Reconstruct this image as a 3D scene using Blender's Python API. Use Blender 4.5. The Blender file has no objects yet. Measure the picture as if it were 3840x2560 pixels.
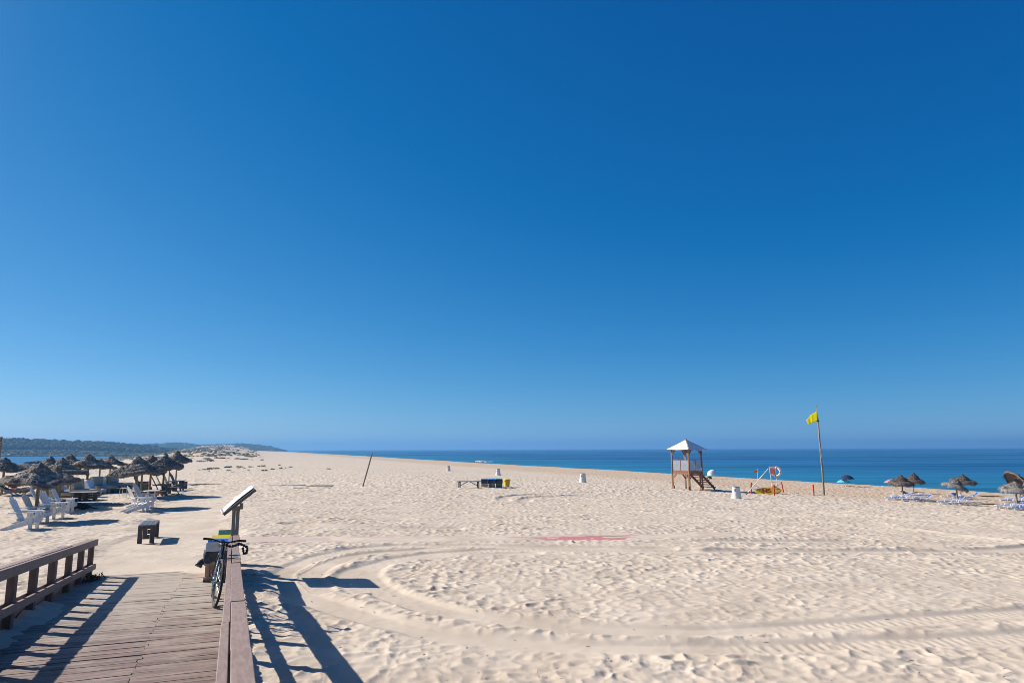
import bpy, bmesh, math, random
import numpy as np
from mathutils import Vector, Matrix, Euler

random.seed(7)
SC = bpy.context.scene
COL = SC.collection
R = math.radians

# ------------------------------------------------------------------ camera, sky, sun, exposure
CAM = Vector((0.0, 0.0, 3.8))
PITCH, ROLL, FPX = R(8.93), R(-0.2), 2560.0
CROT = (Matrix.Rotation(R(90) + PITCH, 3, 'X') @ Matrix.Rotation(ROLL, 3, 'Z'))
cd = bpy.data.cameras.new('camera')
cd.sensor_width, cd.lens, cd.clip_start, cd.clip_end = 36.0, 24.0, 0.1, 30000.0
cam = bpy.data.objects.new('camera', cd)
cam.location = CAM
cam.rotation_euler = CROT.to_euler()
COL.objects.link(cam)
SC.camera = cam

SUN_EL, SHADOW_AZ = R(31.5), R(-18.0)          # shadows fall to the right and a little towards the viewer
SUN_DIR = Vector((-math.cos(SHADOW_AZ) * math.cos(SUN_EL), -math.sin(SHADOW_AZ) * math.cos(SUN_EL), math.sin(SUN_EL)))

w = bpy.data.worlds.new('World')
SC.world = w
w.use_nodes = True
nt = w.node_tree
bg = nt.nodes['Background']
sky = nt.nodes.new('ShaderNodeTexSky')
sky.sky_type = 'NISHITA'
sky.sun_disc = False
sky.sun_elevation = SUN_EL
sky.sun_rotation = math.atan2(SUN_DIR.x, SUN_DIR.y)
sky.altitude = 0
sky.air_density = 0.6
sky.dust_density = 0.2
sky.ozone_density = 6.0
# clear dry air: each colour of the sky gets its own response
def wmath(op, x, y):
    n = nt.nodes.new('ShaderNodeMath'); n.operation = op
    for i, q in enumerate((x, y)):
        if isinstance(q, (int, float)): n.inputs[i].default_value = q
        else: nt.links.new(q, n.inputs[i])
    return n.outputs[0]
sep_ = nt.nodes.new('ShaderNodeSeparateColor'); nt.links.new(sky.outputs[0], sep_.inputs[0])
com_ = nt.nodes.new('ShaderNodeCombineColor')
# warm glow added to the sky round the sun, out of view, to fill shadows
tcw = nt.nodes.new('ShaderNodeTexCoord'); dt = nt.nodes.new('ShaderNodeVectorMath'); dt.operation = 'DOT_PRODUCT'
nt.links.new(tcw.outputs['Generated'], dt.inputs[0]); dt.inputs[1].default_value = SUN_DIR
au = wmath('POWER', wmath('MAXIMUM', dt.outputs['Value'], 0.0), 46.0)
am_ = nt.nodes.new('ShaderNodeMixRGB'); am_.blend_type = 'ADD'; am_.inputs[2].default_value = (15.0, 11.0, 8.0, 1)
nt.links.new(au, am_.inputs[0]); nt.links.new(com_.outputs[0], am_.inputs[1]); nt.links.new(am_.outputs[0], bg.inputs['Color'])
nt.links.new(wmath('MULTIPLY', wmath('POWER', wmath('MAXIMUM', wmath('SUBTRACT', sep_.outputs[0], 0.66), 0.0), 1.25), 0.28), com_.inputs[0])
nt.links.new(wmath('MULTIPLY', wmath('POWER', sep_.outputs[1], 0.92), 0.445), com_.inputs[1])
nt.links.new(wmath('MULTIPLY', wmath('POWER', sep_.outputs[2], 0.60), 0.93), com_.inputs[2])
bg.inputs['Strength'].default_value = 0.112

sl = bpy.data.lights.new('sun', 'SUN')
sl.energy = 3.9
sl.angle = R(0.5)
sl.color = (1.0, 0.94, 0.86)
so = bpy.data.objects.new('sun', sl)
so.rotation_euler = SUN_DIR.to_track_quat('Z', 'Y').to_euler()
COL.objects.link(so)

vs = SC.view_settings
vs.view_transform = 'Standard'
vs.look = 'None'
vs.gamma = 1.0
vs.exposure = 1.08
SC.cycles.max_bounces = 6
SC.cycles.volume_bounces = 1
SC.cycles.transparent_max_bounces = 6
SC.cycles.use_denoising = True
SC.cycles.filter_width = 0.9

# ------------------------------------------------------------------ helpers
def tag(o, label=None, cat=None, group=None, kind=None):
    if label: o['label'] = label
    if cat: o['category'] = cat
    if group: o['group'] = group
    if kind: o['kind'] = kind
    return o

class MB:
    """collects shapes into one mesh"""
    def __init__(s):
        s.v, s.f, s.m, s.mi = [], [], Matrix.Identity(4), []
        s.cur = 0
    def at(s, m): s.m = m; return s
    def add(s, verts, faces):
        b = len(s.v)
        s.v += [s.m @ Vector(v) for v in verts]
        s.f += [[i + b for i in f] for f in faces]
        s.mi += [s.cur] * len(faces)
        return s
    def box(s, c, d, rot=None):
        x, y, z = d[0] / 2, d[1] / 2, d[2] / 2
        vs_ = [Vector((a, b, e)) for a in (-x, x) for b in (-y, y) for e in (-z, z)]
        if rot is not None: vs_ = [rot @ v for v in vs_]
        c = Vector(c)
        return s.add([v + c for v in vs_], [(0, 1, 3, 2), (4, 6, 7, 5), (0, 4, 5, 1), (2, 3, 7, 6), (0, 2, 6, 4), (1, 5, 7, 3)])
    def bar(s, a, b, wd, th, up=(0, 0, 1)):
        """box from a to b: wd along the side axis, th along the up axis"""
        a, b = Vector(a), Vector(b)
        d = b - a; L = d.length; d.normalize()
        side = d.cross(Vector(up))
        if side.length < 1e-5: side = d.cross(Vector((1, 0, 0)))
        side.normalize(); u = side.cross(d)
        rot = Matrix((side, d, u)).transposed()
        return s.box((a + b) / 2, (wd, L, th), rot)
    def tube(s, pts, r, n=8, cap=True, closed=False):
        pts = [Vector(p) for p in pts]
        rs = r if isinstance(r, (list, tuple)) else [r] * len(pts)
        N = len(pts); vs_, fs = [], []
        prev = None
        for i, p in enumerate(pts):
            if closed: d = pts[(i + 1) % N] - pts[i - 1]
            else: d = pts[min(i + 1, N - 1)] - pts[max(i - 1, 0)]
            d.normalize()
            if prev is None:
                e = d.cross(Vector((0, 0, 1)))
                if e.length < 1e-3: e = d.cross(Vector((1, 0, 0)))
            else:
                e = prev - d * prev.dot(d)
            e.normalize(); prev = e
            g = d.cross(e)
            for k in range(n):
                a = 2 * math.pi * k / n
                vs_.append(p + (e * math.cos(a) + g * math.sin(a)) * rs[i])
        for i in range(N if closed else N - 1):
            j = (i + 1) % N
            for k in range(n):
                fs.append((i * n + k, i * n + (k + 1) % n, j * n + (k + 1) % n, j * n + k))
        if cap and not closed:
            fs.append(tuple(range(n))[::-1]); fs.append(tuple((N - 1) * n + k for k in range(n)))
        return s.add(vs_, fs)
    def lathe(s, prof, n=20, cap=True):
        vs_, fs = [], []
        for (r, z) in prof:
            for k in range(n):
                a = 2 * math.pi * k / n
                vs_.append((r * math.cos(a), r * math.sin(a), z))
        for i in range(len(prof) - 1):
            for k in range(n):
                fs.append((i * n + k, i * n + (k + 1) % n, (i + 1) * n + (k + 1) % n, (i + 1) * n + k))
        if cap:
            fs.append(tuple(range(n))[::-1]); fs.append(tuple((len(prof) - 1) * n + k for k in range(n)))
        return s.add(vs_, fs)
    def prism(s, poly, th, axis='y', off=0.0):
        """outline poly of (a, b) pairs, thickness th; axis y: a=x b=z, axis z: a=x b=y, axis x: a=y b=z"""
        n = len(poly)
        def P(a, b, t):
            return {'y': (a, t, b), 'z': (a, b, t), 'x': (t, a, b)}[axis]
        vs_ = [P(a, b, off - th / 2) for a, b in poly] + [P(a, b, off + th / 2) for a, b in poly]
        fs = [tuple(range(n)), tuple(range(2 * n - 1, n - 1, -1))]
        fs += [(i, i + n, (i + 1) % n + n, (i + 1) % n) for i in range(n)]
        return s.add(vs_, fs)
    def sphere(s, c, r, nu=12, nv=8):
        r = r if isinstance(r, (list, tuple)) else (r, r, r)
        c = Vector(c); vs_, fs = [], []
        for i in range(nv + 1):
            t = math.pi * i / nv
            for k in range(nu):
                a = 2 * math.pi * k / nu
                vs_.append(c + Vector((r[0] * math.sin(t) * math.cos(a), r[1] * math.sin(t) * math.sin(a), r[2] * math.cos(t))))
        for i in range(nv):
            for k in range(nu):
                fs.append((i * nu + k, (i + 1) * nu + k, (i + 1) * nu + (k + 1) % nu, i * nu + (k + 1) % nu))
        return s.add(vs_, fs)
    def build(s, name, mat, parent=None, bevel=0, smooth=False, label=None, double=False):
        me = bpy.data.meshes.new(name)
        me.from_pydata([tuple(v) for v in s.v], [], s.f)
        bm = bmesh.new(); bm.from_mesh(me)
        bmesh.ops.remove_doubles(bm, verts=bm.verts, dist=1e-6)
        bmesh.ops.recalc_face_normals(bm, faces=bm.faces)
        bm.to_mesh(me); bm.free()
        mats = mat if isinstance(mat, (list, tuple)) else [mat]
        for m in mats: me.materials.append(m)
        if len(mats) > 1 and len(me.polygons) == len(s.mi):
            me.polygons.foreach_set('material_index', s.mi)
        if smooth:
            me.polygons.foreach_set('use_smooth', [True] * len(me.polygons))
            me.set_sharp_from_angle(angle=R(45))
        o = bpy.data.objects.new(name, me)
        COL.objects.link(o)
        if parent: o.parent = parent
        if bevel:
            b = o.modifiers.new('edge', 'BEVEL'); b.width = bevel; b.segments = 2; b.limit_method = 'ANGLE'; b.harden_normals = False
        if label: o['label'] = label
        return o

def empty(name, loc, rz=0.0, label=None, cat=None, group=None):
    o = bpy.data.objects.new(name, None)
    o.empty_display_size = 0.2
    COL.objects.link(o)
    o.location = loc; o.rotation_euler = (0, 0, rz)
    return tag(o, label, cat, group)

def copy_tree(o, parent=None):
    c = o.copy(); COL.objects.link(c)
    if parent: c.parent = parent
    for ch in list(o.children): copy_tree(ch, c)
    return c

# ------------------------------------------------------------------ materials
def mat(name, c1, c2=None, rough=0.8, scale=6.0, bump=0.0, bscale=40.0, stretch=None, spec=0.3, metal=0.0, detail=5.0, lo=0.35, hi=0.65, extra=None):
    m = bpy.data.materials.new(name); m.use_nodes = True
    t = m.node_tree; N = t.nodes; L = t.links
    p = N['Principled BSDF']
    p.inputs['Roughness'].default_value = rough
    p.inputs['Specular IOR Level'].default_value = spec
    p.inputs['Metallic'].default_value = metal
    tc = N.new('ShaderNodeTexCoord'); mp = N.new('ShaderNodeMapping')
    L.new(tc.outputs['Object'], mp.inputs['Vector'])
    if stretch: mp.inputs['Scale'].default_value = stretch
    nz = N.new('ShaderNodeTexNoise'); nz.inputs['Scale'].default_value = scale; nz.inputs['Detail'].default_value = detail
    L.new(mp.outputs[0], nz.inputs['Vector'])
    cr = N.new('ShaderNodeValToRGB')
    cr.color_ramp.elements[0].position = lo; cr.color_ramp.elements[1].position = hi
    cr.color_ramp.elements[0].color = (*c1, 1); cr.color_ramp.elements[1].color = (*(c2 or c1), 1)
    L.new(nz.outputs['Fac'], cr.inputs['Fac'])
    L.new(cr.outputs[0], p.inputs['Base Color'])
    if bump:
        n2 = N.new('ShaderNodeTexNoise'); n2.inputs['Scale'].default_value = bscale; n2.inputs['Detail'].default_value = 4
        L.new(mp.outputs[0], n2.inputs['Vector'])
        b = N.new('ShaderNodeBump'); b.inputs['Strength'].default_value = bump; b.inputs['Distance'].default_value = 0.02
        L.new(n2.outputs['Fac'], b.inputs['Height']); L.new(b.outputs[0], p.inputs['Normal'])
    if extra: extra(m, N, L, p)
    return m

# ------------------------------------------------------------------ noise in numpy
def h2(ix, iy, seed):
    h = (ix.astype(np.int64) * 374761393 + iy.astype(np.int64) * 668265263 + seed * 362437) & 0xffffffff
    h = ((h ^ (h >> 13)) * 1274126177) & 0xffffffff
    h = ((h ^ (h >> 16)) * 2246822519) & 0xffffffff
    return ((h ^ (h >> 15)) & 0xffffff) / float(0x1000000)

def vnoise(x, y, seed=0):
    """smooth value noise in -1..1"""
    ix, iy = np.floor(x), np.floor(y)
    fx, fy = x - ix, y - iy
    ux, uy = fx * fx * fx * (fx * (fx * 6 - 15) + 10), fy * fy * fy * (fy * (fy * 6 - 15) + 10)
    a, b = h2(ix, iy, seed), h2(ix + 1, iy, seed)
    c, d = h2(ix, iy + 1, seed), h2(ix + 1, iy + 1, seed)
    return 2 * ((a * (1 - ux) + b * ux) * (1 - uy) + (c * (1 - ux) + d * ux) * uy) - 1

def fbm(x, y, seed=0, oct=4):
    r, a, f = 0, 1.0, 1.0
    for i in range(oct):
        r = r + a * vnoise(x * f + i * 17.3, y * f - i * 9.1, seed + i); a *= 0.5; f *= 2.03
    return r

def cups(x, y, c, seed):
    """squared distance to jittered points (0 in a cup, cusp on the ridges) and a random value of the cup"""
    gx, gy = np.floor(x / c), np.floor(y / c)
    best = np.full(x.shape, 9.0); bid = np.zeros(x.shape)
    for i in (-1, 0, 1):
        for j in (-1, 0, 1):
            cx, cy = gx + i, gy + j
            px = (cx + 0.12 + 0.76 * h2(cx, cy, seed)); py = (cy + 0.12 + 0.76 * h2(cx, cy, seed + 5))
            q = (x / c - px) ** 2 + (y / c - py) ** 2
            m = q < best
            best = np.where(m, q, best); bid = np.where(m, h2(cx, cy, seed + 9), bid)
    return best, bid

def sstep(a, b, x):
    t = np.clip((x - a) / (b - a), 0, 1); return t * t * (3 - 2 * t)

# ------------------------------------------------------------------ the lie of the land
# s: metres towards the sea from the foot of the ramp, a: metres along the coast
P1 = np.array([(-4000, -4), (-130, -4), (-98, -2.6), (-86, -1.75), (-60, -0.7), (-20, 1.25), (0, 1.3), (12, 1.1), (38, 0.2), (64, -0.42), (67.5, -0.52), (76, -2.3), (108, -6), (9000, -14)], float)
P2 = np.array([(-4000, -5), (-130, -4), (-100, -2.6), (-88, -1.75), (-60, -0.8), (-36, 0.8), (-19, 1.9), (-8, 1.7), (4, 1.2), (34, 0.2), (64, -0.42), (67.5, -0.52), (76, -2.3), (108, -6), (9000, -14)], float)
SEA_Z = -2.1

def gzn(x, y):
    x, y = np.asarray(x, float), np.asarray(y, float)
    s = 0.937 * x + 0.35 * y; a = -0.35 * x + 0.937 * y
    sw = s + 1.4 * vnoise(a / 60, a * 0 + 3.3, 11) * sstep(60, 160, a) + 0.7 * vnoise(a / 14, a * 0, 12)
    k = sstep(90, 240, a)
    z = (1 - k) * np.interp(sw, P1[:, 0], P1[:, 1]) + k * np.interp(sw, P2[:, 0], P2[:, 1])
    # hummocky dunes
    wide = 75 * sstep(450, 1000, a)
    du = sstep(150, 330, a) * sstep(8, -14, s) * sstep(-48 - wide, -24 - wide * 0.6, s)
    z = z + sstep(450, 1000, a) * sstep(-20, -45, s) * sstep(-110, -70, s) * 2.6
    z = z + du * (0.9 + 1.0 * fbm(x / 38, y / 38, 21, 4)) + du * sstep(300, 900, a) * 2.2
    z = z + 0.35 * sstep(60, 110, a) * sstep(-8, -20, s) * sstep(-88, -50, s) * fbm(x / 16, y / 16, 25, 3)
    # long vegetated dune ridge far up the coast
    z = z + 7.5 * np.exp(-((a - 1450) / 420) ** 2 - ((s + 62) / 46) ** 2) * (1 + 0.25 * fbm(x / 70, y / 70, 23, 4))
    # a small pool behind the sand
    z = z - 1.2 * np.exp(-((s + 68) / 8) ** 2 - ((a - 285) / 26) ** 2)
    # gentle undulation of the beach
    fade = sstep(70, 56, s) * sstep(-70, -30, s)
    z = z + fade * (0.06 * vnoise(x / 9, y / 9, 31) + 0.10 * vnoise(x / 23, y / 23, 32) * sstep(10, 40, np.hypot(x, y)))
    return z

def gz(x, y): return float(gzn(np.array([x]), np.array([y]))[0])

def pray(px, py):
    return CROT @ Vector(((px - 1920) / FPX, (1280 - py) / FPX, -1.0))

def ground_at(px, py):
    """the point of the ground seen at a place of the 3840 px wide photograph"""
    d = pray(px, py)
    t = np.geomspace(4, 3000, 1500)
    h = CAM.z + d.z * t - gzn(d.x * t, d.y * t)
    i = int(np.argmax(h < 0))
    lo, hi = t[i - 1], t[i]
    for _ in range(30):
        m = (lo + hi) / 2
        if CAM.z + d.z * m > gz(d.x * m, d.y * m): lo = m
        else: hi = m
    return Vector((d.x * lo, d.y * lo, CAM.z + d.z * lo))

def depth_of(p): return -(CROT.inverted() @ (Vector(p) - CAM)).z
def mpp(p): return depth_of(p) / FPX            # metres per photograph pixel there
def at_depth(px, py, t): return CAM + pray(px, py) * t

def cr_spline(pts, step=0.08):
    pts = [np.array(p[:2], float) for p in pts]
    P = [2 * pts[0] - pts[1]] + pts + [2 * pts[-1] - pts[-2]]
    out = []
    for i in range(1, len(P) - 2):
        n = max(4, int(np.linalg.norm(P[i + 1] - P[i]) / step))
        t = np.linspace(0, 1, n, endpoint=False)[:, None]
        out.append(0.5 * ((2 * P[i]) + (-P[i - 1] + P[i + 1]) * t + (2 * P[i - 1] - 5 * P[i] + 4 * P[i + 1] - P[i + 2]) * t ** 2 + (-P[i - 1] + 3 * P[i] - 3 * P[i + 1] + P[i + 2]) * t ** 3))
    return np.vstack(out + [pts[-1][None]])

# distance to a family of lines on the sand, kept on a raster
GX0, GY0, GRES, GNX, GNY = -34.0, 4.0, 0.08, 1100, 1050
def line_raster(lines, reach):
    D_ = np.full((GNY, GNX), 9.0); A_ = np.zeros((GNY, GNX))
    k = int(reach / GRES) + 1
    oy, ox = np.mgrid[-k:k + 1, -k:k + 1]
    for ln in lines:
        arc = np.concatenate([[0], np.cumsum(np.linalg.norm(np.diff(ln, axis=0), axis=1))])
        for (x, y), al in zip(ln, arc):
            ix, iy = int((x - GX0) / GRES), int((y - GY0) / GRES)
            X, Y = ix + ox, iy + oy
            ok = (X >= 0) & (X < GNX) & (Y >= 0) & (Y < GNY)
            X, Y = X[ok], Y[ok]
            q = np.hypot(GX0 + X * GRES - x, GY0 + Y * GRES - y)
            old = D_[Y, X]; m = q < old
            D_[Y[m], X[m]] = q[m]; A_[Y[m], X[m]] = al
    return D_, A_
def sample(Gr, x, y, fill):
    fx = np.clip((x - GX0) / GRES, 0, GNX - 2.001); fy = np.clip((y - GY0) / GRES, 0, GNY - 2.001)
    ix, iy = fx.astype(int), fy.astype(int); u, v = fx - ix, fy - iy
    r = Gr[iy, ix] * (1 - u) * (1 - v) + Gr[iy, ix + 1] * u * (1 - v) + Gr[iy + 1, ix] * (1 - u) * v + Gr[iy + 1, ix + 1] * u * v
    ins = (x > GX0) & (x < GX0 + GRES * (GNX - 2)) & (y > GY0) & (y < GY0 + GRES * (GNY - 2))
    return np.where(ins, r, fill)

def gpts(l): return [ground_at(*q) for q in l]
RUTS = [
    [(2500, 2052), (2050, 2046), (1574, 2040), (1400, 2047), (1270, 2064), (1162, 2094), (1088, 2129), (1062, 2164), (1123, 2220), (1270, 2272), (1487, 2333), (1700, 2375), (2122, 2410), (2500, 2418), (2775, 2416), (3200, 2404), (3840, 2376), (4300, 2345)],
    [(3000, 2066), (2400, 2062), (1990, 2054), (1704, 2064), (1487, 2090), (1392, 2129), (1379, 2155), (1422, 2198), (1530, 2246), (1747, 2298), (2122, 2340), (2500, 2356), (2775, 2351), (3300, 2322), (3840, 2286), (4300, 2250)],
    [(1990, 2068), (1700, 2073), (1480, 2098), (1345, 2128), (1312, 2160), (1345, 2205)],
    [(1640, 2049), (1357, 2074), (1249, 2102), (1184, 2134), (1166, 2165), (1205, 2205)],
]
RUTS2 = [   # fainter tracks farther off
    [(1890, 1875), (1900, 1862), (2000, 1852), (2250, 1842), (2500, 1838)],
    [(1960, 1880), (1985, 1866), (2080, 1858), (2300, 1852)],
    [(1560, 1787), (1640, 1781), (1720, 1787), (1850, 1797)],
    [(2650, 2025), (3200, 2030), (3600, 2056), (3840, 2052), (3880, 2036), (3600, 2006), (3350, 1978), (3050, 1956), (2800, 1945)],
    [(2600, 1905), (3000, 1918), (3400, 1945), (3840, 1975)],
    [(2700, 2062), (3300, 2064), (3900, 2064)],
    [(1700, 1980), (1300, 1973), (1100, 1960)],
]
MATLINE = [(880, 2019), (1300, 2018), (1700, 2017), (2100, 2013), (2420, 2008), (2700, 2000)]
PATH = [(560, 2165), (600, 2095), (640, 2040), (690, 1985), (720, 1930), (745, 1880), (790, 1850), (850, 1838)]
ruts = [cr_spline(gpts(l)) for l in RUTS]
ruts2 = [cr_spline(gpts(l), 0.15) for l in RUTS2]
matline = cr_spline(gpts(MATLINE), 0.1)
pathline = cr_spline(gpts(PATH), 0.3)
rutD, rutA = line_raster(ruts, 0.9)
rut2D, rut2A = line_raster(ruts2, 1.0)
matD, matA = line_raster([matline], 1.2)
pathD, _ = line_raster([pathline], 3.2)

def sand_detail(x, y, r):
    """footprints, ruts and trampled sand"""
    wx = x + 0.10 * vnoise(x * 3.1, y * 3.1, 41); wy = y + 0.10 * vnoise(x * 3.1, y * 3.1, 42)
    q1, b1 = cups(wx, wy * 1.12, 0.27, 50)
    q2, b2 = cups(wx + 7.7, wy - 3.1, 0.18, 60)
    v1 = 0.5 + 0.5 * vnoise(x / 0.55, y / 0.55, 53); v2 = 0.5 + 0.5 * vnoise(x / 0.4, y / 0.4, 54)
    h = 0.086 * q1 / (1 + 0.7 * q1) * (0.45 + 0.85 * v1) + 0.034 * q2 / (1 + 0.7 * q2) * (0.3 + v2) + 0.010 * np.minimum(cups(x + 0.05 * vnoise(x * 7, y * 7, 55), y, 0.095, 66)[0], 0.6) * (0.2 + v1) * sstep(24, 12, r)
    big = 0.5 + 0.5 * fbm(x / 2.3, y / 2.3, 44, 2)
    h = h * (0.55 + 0.75 * np.clip(big, 0, 1)) + 0.018 * vnoise(x / 1.1, y / 1.1, 45) + 0.006 * vnoise(x * 9, y * 9, 46)
    pd = sample(pathD, x, y, 9.0)
    edge = 1.55 + 0.35 * vnoise(x / 1.2, y / 1.2, 47)
    h = h * (0.22 + 0.78 * sstep(-0.5, 0.35, pd - edge))
    h = h - 0.05 * sstep(0.2, -0.4, pd - edge)
    # ruts: a smooth trough with pushed-up scalloped shoulders
    d = sample(rutD, x, y, 9.0); a = sample(rutA, x, y, 0.0)
    wob = 0.05 * vnoise(a * 1.3, a * 0, 48)
    prof = -0.034 * sstep(0.36, 0.18, d + wob) + 0.010 * np.exp(-((d - 0.44) / 0.12) ** 2) * (0.85 + 0.25 * vnoise(a * 2.1, a * 0 + 8, 57) + 0.10 * np.sin(a * 2 * math.pi / 0.42) * np.clip(vnoise(a / 2.2, a * 0 + 4, 52) + 0.4, 0, 1))
    tread = 0.005 * np.sin(a * 2 * math.pi / 0.16) * sstep(0.24, 0.12, d) * np.clip(vnoise(a / 3.0, a * 0 + 1, 49) + 0.3, 0, 1)
    h = h * (0.18 + 0.82 * sstep(0.26, 0.48, d)) + prof + tread
    d2 = sample(rut2D, x, y, 9.0)
    h = h * (0.2 + 0.8 * sstep(0.25, 0.55, d2)) - 0.04 * sstep(0.5, 0.2, d2) + 0.025 * np.exp(-((d2 - 0.55) / 0.15) ** 2)
    # mat under blown sand
    dm = sample(matD, x, y, 9.0); am = sample(matA, x, y, 0.0)
    bare = np.clip(sstep(5.2, 2.0, am) * 0.62 + np.exp(-((am - 10.0) / 2.3) ** 2) * 0.50, 0, 1)
    cover = 0.016 + 0.012 * fbm(x * 1.6, y * 3.0, 51, 3) - 0.026 * bare
    k = sstep(0.75, 0.5, dm)
    h = h * (1 - k) + k * cover
    # sand blown over the foot of the ramp
    h = h + 0.12 * np.exp(-(((x + 6.3) / 1.2) ** 2 + ((y - 14.75) / 0.8) ** 2))
    return h

# ------------------------------------------------------------------ ground sheet
def sand_extra(m, N, L, p):
    # damper, coarser sand towards the water; far speckle of trampled sand
    geo = N.new('ShaderNodeNewGeometry'); sep = N.new('ShaderNodeSeparateXYZ'); L.new(geo.outputs['Position'], sep.inputs[0])
    def math_(op, a, b=None):
        n = N.new('ShaderNodeMath'); n.operation = op
        for i, q in enumerate((a, b)):
            if q is None: continue
            if isinstance(q, (int, float)): n.inputs[i].default_value = q
            else: L.new(q, n.inputs[i])
        return n.outputs[0]
    s = math_('ADD', math_('MULTIPLY', sep.outputs[0], 0.937), math_('MULTIPLY', sep.outputs[1], 0.35))
    mr = N.new('ShaderNodeMapRange'); mr.inputs[1].default_value = 42; mr.inputs[2].default_value = 52; mr.interpolation_type = 'SMOOTHSTEP'
    nz = N.new('ShaderNodeTexNoise'); nz.inputs['Scale'].default_value = 0.08; L.new(geo.outputs['Position'], nz.inputs['Vector'])
    L.new(math_('ADD', s, math_('MULTIPLY', nz.outputs['Fac'], 10.0)), mr.inputs[0])
    base = p.inputs['Base Color'].links[0].from_socket
    mix = N.new('ShaderNodeMixRGB'); mix.blend_type = 'MULTIPLY'; mix.inputs[2].default_value = (0.90, 0.82, 0.74, 1)
    L.new(mr.outputs[0], mix.inputs[0]); L.new(base, mix.inputs[1])
    # dark grains, shell bits
    vo = N.new('ShaderNodeTexVoronoi'); vo.inputs['Scale'].default_value = 9.0; L.new(geo.outputs['Position'], vo.inputs['Vector'])
    cr = N.new('ShaderNodeValToRGB'); cr.color_ramp.elements[0].position = 0.02; cr.color_ramp.elements[1].position = 0.06
    cr.color_ramp.elements[0].color = (0.45, 0.40, 0.36, 1); cr.color_ramp.elements[1].color = (1, 1, 1, 1)
    L.new(vo.outputs['Distance'], cr.inputs[0])
    mx2 = N.new('ShaderNodeMixRGB'); mx2.blend_type = 'MULTIPLY'; mx2.inputs[0].default_value = 0.5
    L.new(mix.outputs[0], mx2.inputs[1]); L.new(cr.outputs[0], mx2.inputs[2])
    # plant litter and low cover on the dunes (attribute painted by height of land, not by light)
    at = N.new('ShaderNodeAttribute'); at.attribute_name = 'cover'
    n3 = N.new('ShaderNodeTexNoise'); n3.inputs['Scale'].default_value = 0.35; n3.inputs['Detail'].default_value = 6; L.new(geo.outputs['Position'], n3.inputs['Vector'])
    r3 = N.new('ShaderNodeValToRGB'); r3.color_ramp.elements[0].position = 0.46; r3.color_ramp.elements[1].position = 0.60
    L.new(n3.outputs['Fac'], r3.inputs[0])
    k3 = math_('MULTIPLY', at.outputs['Fac'], r3.outputs[0])
    mx3 = N.new('ShaderNodeMixRGB'); mx3.inputs[2].default_value = (0.21, 0.19, 0.145, 1)
    L.new(k3, mx3.inputs[0]); L.new(mx2.outputs[0], mx3.inputs[1]); L.new(mx3.outputs[0], p.inputs['Base Color'])
    b0 = p.inputs['Normal'].links[0].from_node
    v2 = N.new('ShaderNodeTexVoronoi'); v2.inputs['Scale'].default_value = 2.4; v2.feature = 'SMOOTH_F1'; v2.inputs['Smoothness'].default_value = 0.3
    nw = N.new('ShaderNodeTexNoise'); nw.inputs['Scale'].default_value = 2.0; L.new(geo.outputs['Position'], nw.inputs['Vector'])
    mxv = N.new('ShaderNodeMixRGB'); mxv.blend_type = 'LINEAR_LIGHT'; mxv.inputs[0].default_value = 0.25
    L.new(geo.outputs['Position'], mxv.inputs[1]); L.new(nw.outputs['Color'], mxv.inputs[2]); L.new(mxv.outputs[0], v2.inputs['Vector'])
    b2 = N.new('ShaderNodeBump'); b2.inputs['Distance'].default_value = 0.12
    ra = N.new('ShaderNodeAttribute'); ra.attribute_name = 'far'
    L.new(math_('MULTIPLY', ra.outputs['Fac'], 0.9), b2.inputs['Strength'])
    L.new(v2.outputs['Distance'], b2.inputs['Height']); L.new(b0.outputs[0], b2.inputs['Normal']); L.new(b2.outputs[0], p.inputs['Normal'])

M = {}
M['sand'] = mat('sand', (0.472, 0.390, 0.302), (0.560, 0.474, 0.376), rough=1.0, scale=0.9, bump=0.25, bscale=55, spec=0.1, detail=8, extra=sand_extra)

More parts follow.
